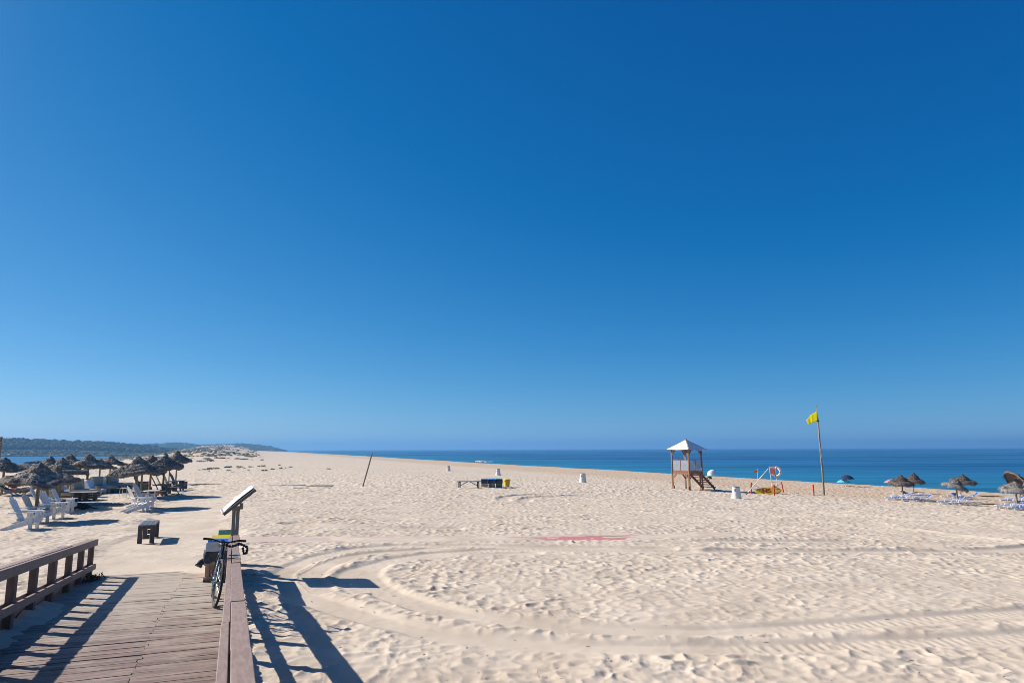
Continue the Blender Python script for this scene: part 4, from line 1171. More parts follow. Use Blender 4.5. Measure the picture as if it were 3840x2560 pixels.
# ---- adirondack chairs
M['white_wood'] = mat('white_wood', (0.58, 0.58, 0.57), (0.74, 0.74, 0.73), rough=0.6, scale=5, stretch=(3, 3, 3), bump=0.15, bscale=40)
M['dark_wood'] = mat('dark_wood', (0.085, 0.083, 0.085), (0.14, 0.135, 0.135), rough=0.65, scale=5, bump=0.2, bscale=40)
def make_adirondack(m):
    e = empty('adirondack_chair', (0, 0, 0))
    # local x forward, seat over the front legs at x=.35
    for s in (-1, 1):
        MB().prism([(-.62, .0), (-.50, -.03), (.42, .24), (.44, .40), (.36, .42), (-.06, .27), (-.62, .04)], .028, 'y', s * .27).build('side_rail', m, e, bevel=.003)
        MB().box((.30, s * .30, .26), (.11, .028, .62)).build('leg', m, e, bevel=.003)
        MB().prism([(-.30, 0), (.46, 0), (.48, .06), (.40, .14), (-.30, .10)], .026, 'z', .585).at(Matrix.Identity(4))
        b = MB(); b.prism([(-.36, s * .27), (-.34, s * .38), (.40, s * .40), (.47, s * .36), (.47, s * .27), (.38, s * .25)], .026, 'z', .585); b.build('arm', m, e, bevel=.003)
        MB().box((.24, s * .335, .50), (.10, .03, .14)).build('arm_bracket', m, e, bevel=.003)
    seat = MB()
    for k in range(6):
        x = .42 - k * .088; z = .425 - k * .030
        seat.box((x, 0, z), (.078, .60, .022), Matrix.Rotation(-.30, 3, 'Y'))
    seat.box((.455, 0, .33), (.025, .57, .12)); seat.build('seat', m, e, bevel=.003)
    bk = MB(); L_ = [.80, .90, .94, .90, .80]
    tilt = R(27)
    for i in range(5):
        y0 = (i - 2) * .088; sp = (i - 2) * .022
        a, L1 = Vector((-.03, y0, .26)), L_[i]
        d = Vector((-math.sin(tilt), sp / .9, math.cos(tilt)))
        nn = Vector((math.cos(tilt), 0, math.sin(tilt)))
        side = Vector((0, 1, 0)); w0, w1 = .038, .052
        V = []
        for z_, ww in ((0, w0), (L1 * .85, w1), (L1, .028)):
            for t_ in (-.009, .009):
                for q in (-1, 1): V.append(a + d * z_ + side * ww * q + nn * t_)
        F = [(0, 1, 5, 4), (4, 5, 9, 8), (2, 6, 7, 3), (6, 10, 11, 7), (0, 4, 6, 2), (4, 8, 10, 6), (1, 3, 7, 5), (5, 7, 11, 9), (0, 2, 3, 1), (8, 9, 11, 10)]
        bk.add(V, F)
    for z_ in (.10, .36): bk.box(Vector((-.03, 0, .26)) + Vector((-math.sin(tilt), 0, math.cos(tilt))) * z_ + Vector((-math.cos(tilt), 0, -math.sin(tilt))) * .022, (.024, .60, .07), Matrix.Rotation(-tilt, 3, 'Y'))
    bk.build('backrest', m, e)
    return e
def place(proto, px, py, rz, label, cat, group, first, sc=1.0, dz=-.03):
    o = proto if first else copy_tree(proto)
    p = ground_at(px, py); o.location = (p.x, p.y, p.z + dz); o.rotation_euler = (0, 0, R(rz + 36)); o.scale = (sc, sc, sc)
    return tag(o, label, cat, group)
wc, dc = make_adirondack(M['white_wood']), make_adirondack(M['dark_wood'])
GC = 'white wooden chairs under the parasols'
for i, (px, py, rz, lab) in enumerate([
    (86, 1982, -20, 'white wooden lounge chair nearest the boardwalk, back to the left edge'),
    (128, 1958, -24, 'white wooden lounge chair just behind the nearest one, before the thick pole'),
    (188, 1941, -32, 'white lounge chair just right of the thick pole'),
    (150, 1915, -14, 'white lounge chair with only its thin back edge showing left of the thick pole'),
    (232, 1921, -18, 'white lounge chair whose arm reaches towards the lying black dog'),
    (515, 1916, 8, 'lone white lounge chair, front one of two under the broad fringed parasol'),
    (535, 1899, -30, 'white lounge chair close behind the lone one, partly behind its pole')]):
    place(wc, px, py, rz, lab, 'chair', GC, i == 0)
GD = 'dark wooden chairs under the far parasols'
for i, (px, py, rz, lab) in enumerate([
    (596, 1856, -2, 'dark wooden lounge chair, left of a parallel pair seen from the side'),
    (612, 1850, -2, 'dark wooden lounge chair, right of a parallel pair seen from the side'),
    (662, 1836, -25, 'dark wooden lounge chair below the tallest parasol, before the crate'),
    (635, 1840, 6, 'dark wooden lounge chair with thin slanted back between two parasol poles'),
    (530, 1852, -25, 'dark blue-grey lounge chair behind the pole of the broad parasol')]):
    place(dc, px, py, rz, lab, 'chair', GD, i == 0)

# ---- pallet sofas
M['cushion'] = mat('cushion', (0.34, 0.31, 0.245), (0.42, 0.385, 0.31), rough=0.9, scale=3, bump=0.2, bscale=9)
M['pallet'] = mat('pallet', (0.30, 0.275, 0.235), (0.44, 0.41, 0.36), rough=0.85, scale=5, bump=0.3, extra=island_extra(.2))
M['pallet_dark'] = mat('pallet_dark', (0.075, 0.068, 0.065), (0.14, 0.125, 0.115), rough=0.85, scale=5, bump=0.3, extra=island_extra(.2))
def pallet(b, L_, W_, z0, h, n=6):
    for k in range(n): b.box(((k + .5) / n * L_ - L_ / 2, 0, z0 + h - .011), (L_ / n - .035, W_, .022))
    for y in (-1, 0, 1):
        for x in (-1, 0, 1): b.box((x * (L_ / 2 - .06), y * (W_ / 2 - .05), z0 + h / 2), (.12, .09, h - .066))
        b.box((0, y * (W_ / 2 - .05), z0 + .011), (L_, .09, .022)); b.box((0, y * (W_ / 2 - .05), z0 + h - .033), (L_, .09, .022))
    return b
def soft(b, c, d, puff=.02):
    """a cushion: box with swollen faces"""
    n = 6; V, F = [], []
    c = Vector(c); base = {}
    for ax in range(3):
        for sg in (-1, 1):
            u_, v_ = (ax + 1) % 3, (ax + 2) % 3; off = len(V)
            for i in range(n + 1):
                for j in range(n + 1):
                    p = [0, 0, 0]; a, e_ = i / n * 2 - 1, j / n * 2 - 1
                    p[ax] = sg * (d[ax] / 2 - puff * .5 + puff * (1 - a ** 4) * (1 - e_ ** 4)); p[u_] = a * d[u_] / 2; p[v_] = e_ * d[v_] / 2
                    r_ = .88 if abs(a) == 1 and abs(e_) == 1 else 1.0
                    V.append(c + Vector((p[0], p[1], p[2])))
            for i in range(n):
                for j in range(n):
                    q = (off + i * (n + 1) + j, off + i * (n + 1) + j + 1, off + (i + 1) * (n + 1) + j + 1, off + (i + 1) * (n + 1) + j)
                    F.append(q)
    return b.add(V, F)
def make_sofa():
    e = empty('pallet_sofa', (0, 0, 0))
    b = MB(); pallet(b, 1.2, .85, 0.0, .135); pallet(b, 1.2, .85, .14, .135); b.build('pallet_base', M['pallet'], e)
    soft(MB(), (.05, 0, .365), (1.12, .86, .16)).build('seat_cushion', M['cushion'], e, smooth=True, bevel=.02)
    b = MB().at(Matrix.Translation((-.47, 0, .70)) @ Matrix.Rotation(R(-9), 4, 'Y')); soft(b, (0, 0, 0), (.20, .86, .52)); b.build('back_cushion', M['cushion'], e, smooth=True, bevel=.02)
    b = MB().at(Matrix.Translation((-.61, 0, .60)) @ Matrix.Rotation(R(-9), 4, 'Y'))
    for k in range(4): b.box((0, (k - 1.5) * .24, -.05), (.03, .10, .62))
    b.box((-.02, 0, .24), (.03, .95, .09)); b.build('back_boards', M['pallet'], e)
    return e
sofa = make_sofa()
for i, (px, py, rz, lab) in enumerate([
    (318, 1862, -38, 'pallet sofa with beige-grey cushions behind the dark pallet table'),
    (240, 1876, -38, 'pallet sofa half hidden behind the white chairs, its pallet edge showing'),
    (388, 1847, -38, 'middle pallet sofa with beige-grey cushions, between two white plastic seats'),
    (448, 1834, -38, 'farthest pallet sofa with squarish back cushion beside the low white-topped pallet')]):
    place(sofa, px, py, rz, lab, 'sofa', 'pallet sofas with grey cushions', i == 0)
def make_pallet_table(m, L_, W_, n, top):
    e = empty('pallet_table', (0, 0, 0))
    b = MB()
    for k in range(n): pallet(b, L_, W_, k * .14, .135)
    b.build('pallets', m, e)
    b = MB(); b.box((0, 0, n * .14 + .008), (L_ + .04, W_ + .04, .022)); b.build('tabletop', top, e, bevel=.004)
    return e
M['grey_top'] = mat('grey_top', (0.26, 0.255, 0.25), (0.36, 0.35, 0.345), rough=0.7, scale=4)
M['white_top'] = mat('white_top', (0.58, 0.57, 0.55), (0.70, 0.69, 0.67), rough=0.6, scale=4)
place(make_pallet_table(M['pallet_dark'], .95, .80, 3, M['grey_top']), 320, 1874, -12, 'tall dark pallet table with grey top in front of the first sofa', 'table', 'pallet tables', True)
place(make_pallet_table(M['pallet_dark'], .95, .70, 2, M['white_top']), 440, 1846, -16, 'low pallet table with pale top before the farthest sofa', 'table', 'pallet tables', True)

# ---- moulded white plastic seats
M['white_plastic'] = mat('white_plastic', (0.66, 0.68, 0.70), (0.74, 0.76, 0.78), rough=0.35, scale=3)
def make_plastic_seat():
    e = empty('plastic_lounge_seat', (0, 0, 0))
    b = MB(); n = 9
    prof = [(-.55, 0.0), (-.50, .30), (-.44, .58), (-.38, .80), (-.32, .84), (-.26, .80), (-.14, .52), (-.02, .36), (.20, .31), (.42, .32), (.54, .31), (.56, .22), (.55, .0)]
    inner = [(x + (.05 if x < -.3 else (-.05 if x > .5 else 0)), z - .05) for x, z in prof]
    V, F = [], []
    m_ = len(prof)
    for j in range(n):
        y = (j / (n - 1) - .5)
        for x, z in prof: V.append((x, y * (.62 if z > .5 else .70), max(z - .10 * max(0, (abs(y) - .30)) * 4 * (z > .25), 0)))
    for j in range(n - 1):
        for i in range(m_ - 1):
            arch = (i in (0, 11)) and 2 <= j <= 5
            if arch: continue
            F.append((j * m_ + i, j * m_ + i + 1, (j + 1) * m_ + i + 1, (j + 1) * m_ + i))
    b.add(V, F)
    o = b.build('shell', M['white_plastic'], e, smooth=True); s = o.modifiers.new('t', 'SOLIDIFY'); s.thickness = .03
    for s in (-1, 1):                                   # side skirts with an arched opening
        b = MB(); b.prism([(-.54, 0), (-.40, .0), (-.30, .16), (-.10, .20), (.20, .20), (.36, .15), (.44, 0), (.55, 0), (.55, .30), (-.02, .33), (-.14, .50), (-.30, .78), (-.40, .76), (-.48, .40)], .025, 'y', s * .335); b.build('side', M['white_plastic'], e)
    return e
ps = make_plastic_seat()
for i, (px, py, rz, lab) in enumerate([
    (350, 1851, -28, 'moulded white plastic lounge seat between the first and second sofas'),
    (395, 1836, -70, 'moulded white plastic lounge seat behind the middle sofa, back turned to it'),
    (229, 1852, -50, 'moulded white plastic lounge seat standing left of the wide parasol pole'),
    (296, 1884, -40, 'moulded white plastic lounge seat mostly hidden behind the dark pallet table')]):
    if i == 3: continue
    place(ps, px, py, rz, lab, 'seat', 'moulded white plastic seats', i == 0)

# ---- small tables, stool, crates
M['honey'] = mat('honey', (0.30, 0.14, 0.05), (0.42, 0.21, 0.085), rough=0.6, scale=5, bump=0.1)
M['thin_white'] = mat('thin_white', (0.6, 0.6, 0.58), rough=0.5)
def splayed_table(L_=.75, W_=.5, h=.42):
    e = empty('splayed_table', (0, 0, 0))
    b = MB()
    for k in range(5): b.box((0, (k - 2) * W_ / 5, h), (L_, W_ / 5 - .008, .024))
    b.build('tabletop', M['grey_top'], e, bevel=.003)
    for s in (-1, 1):
        for q in (-1, 1): MB().bar((q * .06, s * W_ * .36, h - .02), (q * .36, s * W_ * .36, -.03), .03, .07, (0, 1, 0)).build('leg', M['honey'], e)
    b = MB(); b.box((0, 0, h - .12), (.16, W_ * .7, .16)); b.build('hub', M['honey'], e)
    return e
st = splayed_table()
place(st, 589, 1869, -10, 'low folding table with splayed honey-coloured legs, nearer of two', 'table', 'tables with splayed legs', True)
place(st, 649, 1853, -6, 'low folding table with splayed honey-coloured legs, farther of two, below the dark chair', 'table', 'tables with splayed legs', False)
def thin_table():
    e = empty('metal_table', (0, 0, 0))
    b = MB(); b.lathe([(.0, .50), (.36, .50), (.37, .51), (.36, .525), (.0, .525)], 24, cap=False); b.build('tabletop', M['white_top'], e)
    for k in range(4):
        a = math.pi / 4 + k * math.pi / 2; MB().tube([(.22 * math.cos(a), .22 * math.sin(a), .5), (.30 * math.cos(a), .30 * math.sin(a), -.03)], .010, 6).build('leg', M['thin_white'], e)
    return e
place(thin_table(), 566, 1876, 0, 'round pale table on thin metal legs before the broad fringed parasol', 'table', None, True)
def stool():
    e = empty('metal_stool', (0, 0, 0))
    for s in (-1, 1):
        MB().tube([(s * .18, -.2, -.03), (s * .17, -.17, .44), (s * .17, -.12, .48), (s * .17, .12, .48), (s * .17, .17, .44), (s * .18, .2, -.03)], .011, 6).build('frame', M['thin_white'], e, smooth=True)
    b = MB(); b.box((0, 0, .485), (.40, .30, .02)); b.build('seat', M['white_top'], e, bevel=.004)
    return e
place(stool(), 466, 1861, 60, 'white tubular metal stool left of the lone white chair', 'stool', None, True)
def slat_crate(L_, W_, h, m):
    e = empty('slatted_crate', (0, 0, 0))
    b = MB()
    for s in (-1, 1):
        for k in range(5): b.box(((k + .5) / 5 * L_ - L_ / 2, s * W_ / 2, h / 2), (L_ / 5 - .02, .018, h)); b.box((s * L_ / 2, (k + .5) / 5 * W_ - W_ / 2, h / 2), (.018, W_ / 5 - .02, h))
    b.build('slats', m, e)
    b = MB(); b.box((0, 0, h + .012), (L_ + .04, W_ + .04, .024)); b.build('lid', m, e, bevel=.003)
    return e
place(slat_crate(.45, .40, .44, M['dark_wood']), 686, 1830, -15, 'dark slatted crate standing at the far right end of the parasol group', 'crate', None, True)
place(slat_crate(.5, .45, .50, M['dark_wood']), 537, 1834, -15, 'dark slatted crate between the poles behind the broad fringed parasol', 'crate', None, True)
def low_table(m, L_, W_, h, name='low_table'):
    e = empty(name, (0, 0, 0))
    b = MB()
    for k in range(4): b.box((0, (k - 1.5) * W_ / 4, h - .015), (L_, W_ / 4 - .008, .03))
    b.build('tabletop', m, e, bevel=.003)
    for sx in (-1, 1):
        for sy in (-1, 1): MB().box((sx * (L_ / 2 - .06), sy * (W_ / 2 - .05), (h - .03) / 2 - .03), (.07, .07, h + .03)).build('leg', m, e)
    b = MB(); b.box((0, W_ / 2 - .03, h - .075), (L_ - .05, .02, .09)); b.box((0, -W_ / 2 + .03, h - .075), (L_ - .05, .02, .09)); b.build('apron', m, e)
    return e
place(low_table(M['honey'], .75, .5, .36), 224, 1886, -20, 'low honey-brown table behind the white chairs beside the half-hidden sofa', 'table', None, True)
place(low_table(M['dark_wood'], 1.1, .6, .40, 'dark_table'), 545, 1868, -8, 'long dark low table between the poles of the broad parasols', 'table', 'dark low tables', True)
place(low_table(M['dark_wood'], .8, .55, .42, 'dark_table'), 497, 1842, -8, 'dark low table left behind the broad fringed parasol', 'table', 'dark low tables', True)
def ring_table():
    e = empty('ring_table', (0, 0, 0))
    b = MB(); b.lathe([(.085, .44), (.46, .44), (.47, .455), (.46, .47), (.085, .47)], 28, cap=False); b.build('tabletop', M['grey_top'], e)
    for k in range(3):
        a = k * 2.094 + .5; MB().box((.12 * math.cos(a), .12 * math.sin(a), .2), (.05, .05, .48)).build('leg', M['grey_wood'], e)
    return e
place(ring_table(), 130, 1955, 0, 'round grey table fitted around the pole of the nearest parasol', 'table', None, True, dz=0)

# ---- deck chairs and kayak at the left edge
M['sling'] = mat('sling', (0.03, 0.04, 0.07), (0.06, 0.07, 0.11), rough=0.9, scale=4)
M['red_plastic'] = mat('red_plastic', (0.55, 0.035, 0.045), (0.62, 0.05, 0.055), rough=0.4, scale=3)
M['hull_grey'] = mat('hull_grey', (0.22, 0.23, 0.26), (0.30, 0.31, 0.34), rough=0.5, scale=3)
def make_deckchair():
    e = empty('deck_chair', (0, 0, 0))
    for s in (-1, 1):
        MB().bar((-.62, s * .28, .78), (.58, s * .28, -.03), .03, .05).build('back_bar', M['grey_wood'], e)
        MB().bar((-.50, s * .24, -.03), (.62, s * .24, .38), .03, .05).build('seat_bar', M['grey_wood'], e)
        MB().bar((-.35, s * .31, .60), (-.62, s * .31, -.03), .025, .04).build('strut', M['grey_wood'], e)
    b = MB(); n = 10; V, F = [], []
    for i in range(n + 1):
        t = i / n; x = -.60 + 1.2 * t; z = .76 * (1 - t) + .38 * t - .20 * math.sin(math.pi * t)
        for y in (-.25, .25): V.append((x, y, z))
    for i in range(n): F.append((2 * i, 2 * i + 1, 2 * i + 3, 2 * i + 2))
    b.add(V, F); o = b.build('sling', M['sling'], e, smooth=True); s = o.modifiers.new('t', 'SOLIDIFY'); s.thickness = .006
    b = MB()
    for x, z in ((-.62, .77), (.60, .38)): b.bar((x, -.3, z), (x, .3, z), .03, .03)
    b.build('cross_bars', M['grey_wood'], e)
    return e
dk = make_deckchair()
place(dk, 22, 1856, -20, 'wooden deck chair with dark sling at the left edge, nearer of two', 'deck chair', 'wooden deck chairs by the kayak', True)
place(dk, 52, 1850, -24, 'wooden deck chair with dark sling right before the red kayak', 'deck chair', 'wooden deck chairs by the kayak', False)
def kayak():
    p = ground_at(62, 1846)
    e = empty('kayak', p, R(18), 'small kayak with red deck and grey hull lying on the sand at the left', 'kayak')
    n, k = 18, 9
    hull, deck = MB(), MB(); V, D = [], []
    for i in range(n + 1):
        t = i / n * 2 - 1; w_ = .34 * (1 - abs(t) ** 2.4) + .005; rise = .22 * abs(t) ** 2.2
        for j in range(k):
            a = math.pi * j / (k - 1); V.append((t * 1.15, w_ * math.cos(a), .20 + rise - .24 * math.sin(a) * (1 - .5 * abs(t) ** 3)))
        for j in range(5):
            y = (j / 4 * 2 - 1); D.append((t * 1.15, w_ * y, .20 + rise + .06 * (1 - y * y) * (1 - abs(t)) - (.10 if abs(t) < .35 and abs(y) < .7 else 0)))
    hull.add(V, [(i * k + j, i * k + j + 1, (i + 1) * k + j + 1, (i + 1) * k + j) for i in range(n) for j in range(k - 1)])
    deck.add(D, [(i * 5 + j, i * 5 + j + 1, (i + 1) * 5 + j + 1, (i + 1) * 5 + j) for i in range(n) for j in range(4)])
    hull.build('hull', M['hull_grey'], e, smooth=True); deck.build('deck', M['red_plastic'], e, smooth=True)
kayak()

# ---- black dog lying on the sand
M['dog_fur'] = mat('dog_fur', (0.008, 0.008, 0.009), (0.018, 0.017, 0.018), rough=0.6, scale=12, bump=0.4, bscale=60)
def skin_mesh(name, pts, edges, m, parent, levels=2, root=0):
    me = bpy.data.meshes.new(name); me.from_pydata([p[:3] for p in pts], edges, [])
    o = bpy.data.objects.new(name, me); COL.objects.link(o)
    sk = o.modifiers.new('s', 'SKIN'); sk.use_smooth_shade = True
    for v, p in zip(me.skin_vertices[0].data, pts): v.radius = (p[3], p[3] if len(p) < 5 else p[4]); v.use_root = False
    me.skin_vertices[0].data[root].use_root = True
    ss = o.modifiers.new('u', 'SUBSURF'); ss.levels = ss.render_levels = levels
    me.materials.append(m)
    if parent: o.parent = parent
    return o
def dog():
    p = ground_at(290, 1909)
    e = empty('dog', p, R(200), 'black dog lying on the sand with its head raised, beside the white chairs', 'dog')
    # local x towards the head
    P = [(-.34, 0, .13, .12), (-.10, 0, .16, .14), (.14, 0, .18, .145), (.30, 0, .27, .095), (.38, 0, .37, .08), (.46, 0, .40, .075), (.58, 0, .365, .042), (.64, 0, .355, .036),   # spine, neck, head, muzzle
         (.20, .11, .09, .06), (.42, .12, .04, .036), (.58, .11, .035, .034), (.20, -.11, .09, .06), (.42, -.12, .04, .036), (.58, -.11, .035, .034),     # forelegs stretched out
         (-.30, .15, .12, .085), (-.12, .22, .08, .05), (-.34, .22, .04, .035), (-.18, .24, .03, .032), (-.30, -.15, .12, .085), (-.12, -.22, .08, .05), (-.34, -.22, .04, .035), (-.18, -.24, .03, .032),
         (-.50, .03, .08, .035), (-.68, .10, .04, .025), (-.82, .20, .03, .015)]
    E_ = [(0, 1), (1, 2), (2, 3), (3, 4), (4, 5), (5, 6), (6, 7), (2, 8), (8, 9), (9, 10), (2, 11), (11, 12), (12, 13), (0, 14), (14, 15), (15, 16), (16, 17), (0, 18), (18, 19), (19, 20), (20, 21), (0, 22), (22, 23), (23, 24)]
    skin_mesh('body', P, E_, M['dog_fur'], e, root=1)
    for s in (-1, 1):
        b = MB(); b.add([(.40, s * .055, .45), (.46, s * .06, .455), (.45, s * .12, .36), (.41, s * .115, .35), (.43, s * .085, .42)], [(0, 1, 4), (1, 2, 4), (2, 3, 4), (3, 0, 4)])
        o = b.build('ear', M['dog_fur'], e); q = o.modifiers.new('t', 'SOLIDIFY'); q.thickness = .012
dog()

# ---- slatted roll-out path, buried edge rope, bag
M['slat'] = mat('slat', (0.17, 0.15, 0.13), (0.30, 0.27, 0.235), rough=0.9, scale=5, extra=island_extra(.25))
def slat_path(pts, wd, label):
    c = cr_spline([ground_at(*q) for q in pts], 0.14)
    b = MB()
    for i in range(0, len(c) - 1):
        d = c[i + 1] - c[i]; d = d / np.linalg.norm(d); nn = np.array([-d[1], d[0]])
        a, e_ = c[i] - nn * wd / 2, c[i] + nn * wd / 2
        b.bar((a[0], a[1], gz(*a) + .012 + .014 * vnoise(np.array([i * .2]), np.array([.5]), 65)[0]), (e_[0], e_[1], gz(*e_) + .012 + .014 * vnoise(np.array([i * .2]), np.array([9.5]), 66)[0]), .075, .022)
    o = b.build('slatted_path', M['slat']); tag(o, label, 'path', 'slatted roll-out paths'); return o
slat_path([(262, 1896), (330, 1892), (410, 1889), (492, 1887)], 1.0, 'grey slatted roll-out path on the sand running right from the black dog')
slat_path([(168, 1868), (190, 1840), (225, 1812), (300, 1796)], 1.2, 'grey slatted roll-out path behind the nearest parasols, leading to the back')
def bag(px, py, rz, L_, m, label):
    p = ground_at(px, py); e = empty('bag', (p.x, p.y, p.z - .02), R(rz), label, 'bag')
    b = MB(); b.sphere((0, 0, .14), (L_ / 2, L_ * .28, .16), 14, 9); b.build('pouch', m, e, smooth=True)
    b = MB(); b.tube([(-L_ * .3, 0, .26), (-L_ * .15, 0, .38), (L_ * .15, 0, .38), (L_ * .3, 0, .26)], .012, 6); b.build('strap', m, e, smooth=True)
M['cyan_cloth'] = mat('cyan_cloth', (0.05, 0.12, 0.16), (0.25, 0.33, 0.36), rough=0.8, scale=9)
bag(540, 1866, 20, .55, M['cyan_cloth'], 'blue and grey beach bag lying by the poles of the broad parasol')

# ---- timber sign post cut by the left edge
M['rust_board'] = mat('rust_board', (0.16, 0.085, 0.055), (0.33, 0.24, 0.17), rough=0.9, scale=6, bump=0.3)
M['pale_cloth'] = mat('pale_cloth', (0.42, 0.40, 0.44), (0.52, 0.50, 0.54), rough=0.9, scale=3)
def edge_sign():
    p = ground_at(-24, 1900); k = mpp(p)
    e = empty('signpost', p, 0, 'rusty wooden board on a post with a plank arm, cut by the left edge', 'sign')
    Z = lambda row: (1900 - row) * k * 1.0; Xx = lambda px: (px - 36 + 24) * k
    b = MB(); b.tube([(0, 0, -.3), (0, 0, Z(1640))], [.06, .05], 8); b.build('post', M['log'], e, smooth=True)
    b = MB(); b.prism([(Xx(-75), Z(1600)), (Xx(6.5), Z(1605)), (Xx(4), Z(1632)), (Xx(1), Z(1656)), (Xx(-75), Z(1660))], .04, 'y', -.07); b.build('board', M['rust_board'], e, bevel=.004)
    b = MB(); b.bar((Xx(-80), -.02, Z(1659)), (Xx(34), -.10, Z(1660)), .10, .035); b.build('arm', M['grey_wood'], e, bevel=.004)
    b = MB(); V, F = [], []
    for i in range(9):
        for j in range(9):
            x = Xx(-70) + (Xx(5) - Xx(-70)) * i / 8; z = Z(1664) + (Z(1704) - Z(1664)) * j / 8
            V.append((x - .03 * j / 8, -.05 + .02 * math.sin(i * 1.7) * j / 8, z))
    for i in range(8):
        for j in range(8): F.append((i * 9 + j, i * 9 + j + 1, (i + 1) * 9 + j + 1, (i + 1) * 9 + j))
    b.add(V, F); o = b.build('cloth', M['pale_cloth'], e, smooth=True); q = o.modifiers.new('t', 'SOLIDIFY'); q.thickness = .004
edge_sign()

# ------------------------------------------------------------------ the open beach: lifeguard post, rescue point, bins, flags, parasols
M['tower_wood'] = mat('tower_wood', (0.215, 0.104, 0.052), (0.30, 0.160, 0.092), rough=0.75, scale=3, stretch=(4, 4, .5), bump=0.15, extra=island_extra(.12))
M['canvas'] = mat('canvas', (0.70, 0.70, 0.69), (0.80, 0.80, 0.79), rough=0.7, scale=1.5)
def panel_mat():
    m = bpy.data.materials.new('milky_panel'); m.use_nodes = True; N, L = m.node_tree.nodes, m.node_tree.links
    p = N['Principled BSDF']; p.inputs['Base Color'].default_value = (0.42, 0.43, 0.52, 1); p.inputs['Roughness'].default_value = 0.35; p.inputs['Alpha'].default_value = 0.48
    return m
M['milky'] = panel_mat()
M['green_mark'] = mat('green_mark', (0.10, 0.35, 0.06), rough=0.6)
M['grey_mark'] = mat('grey_mark', (0.25, 0.25, 0.30), rough=0.6)

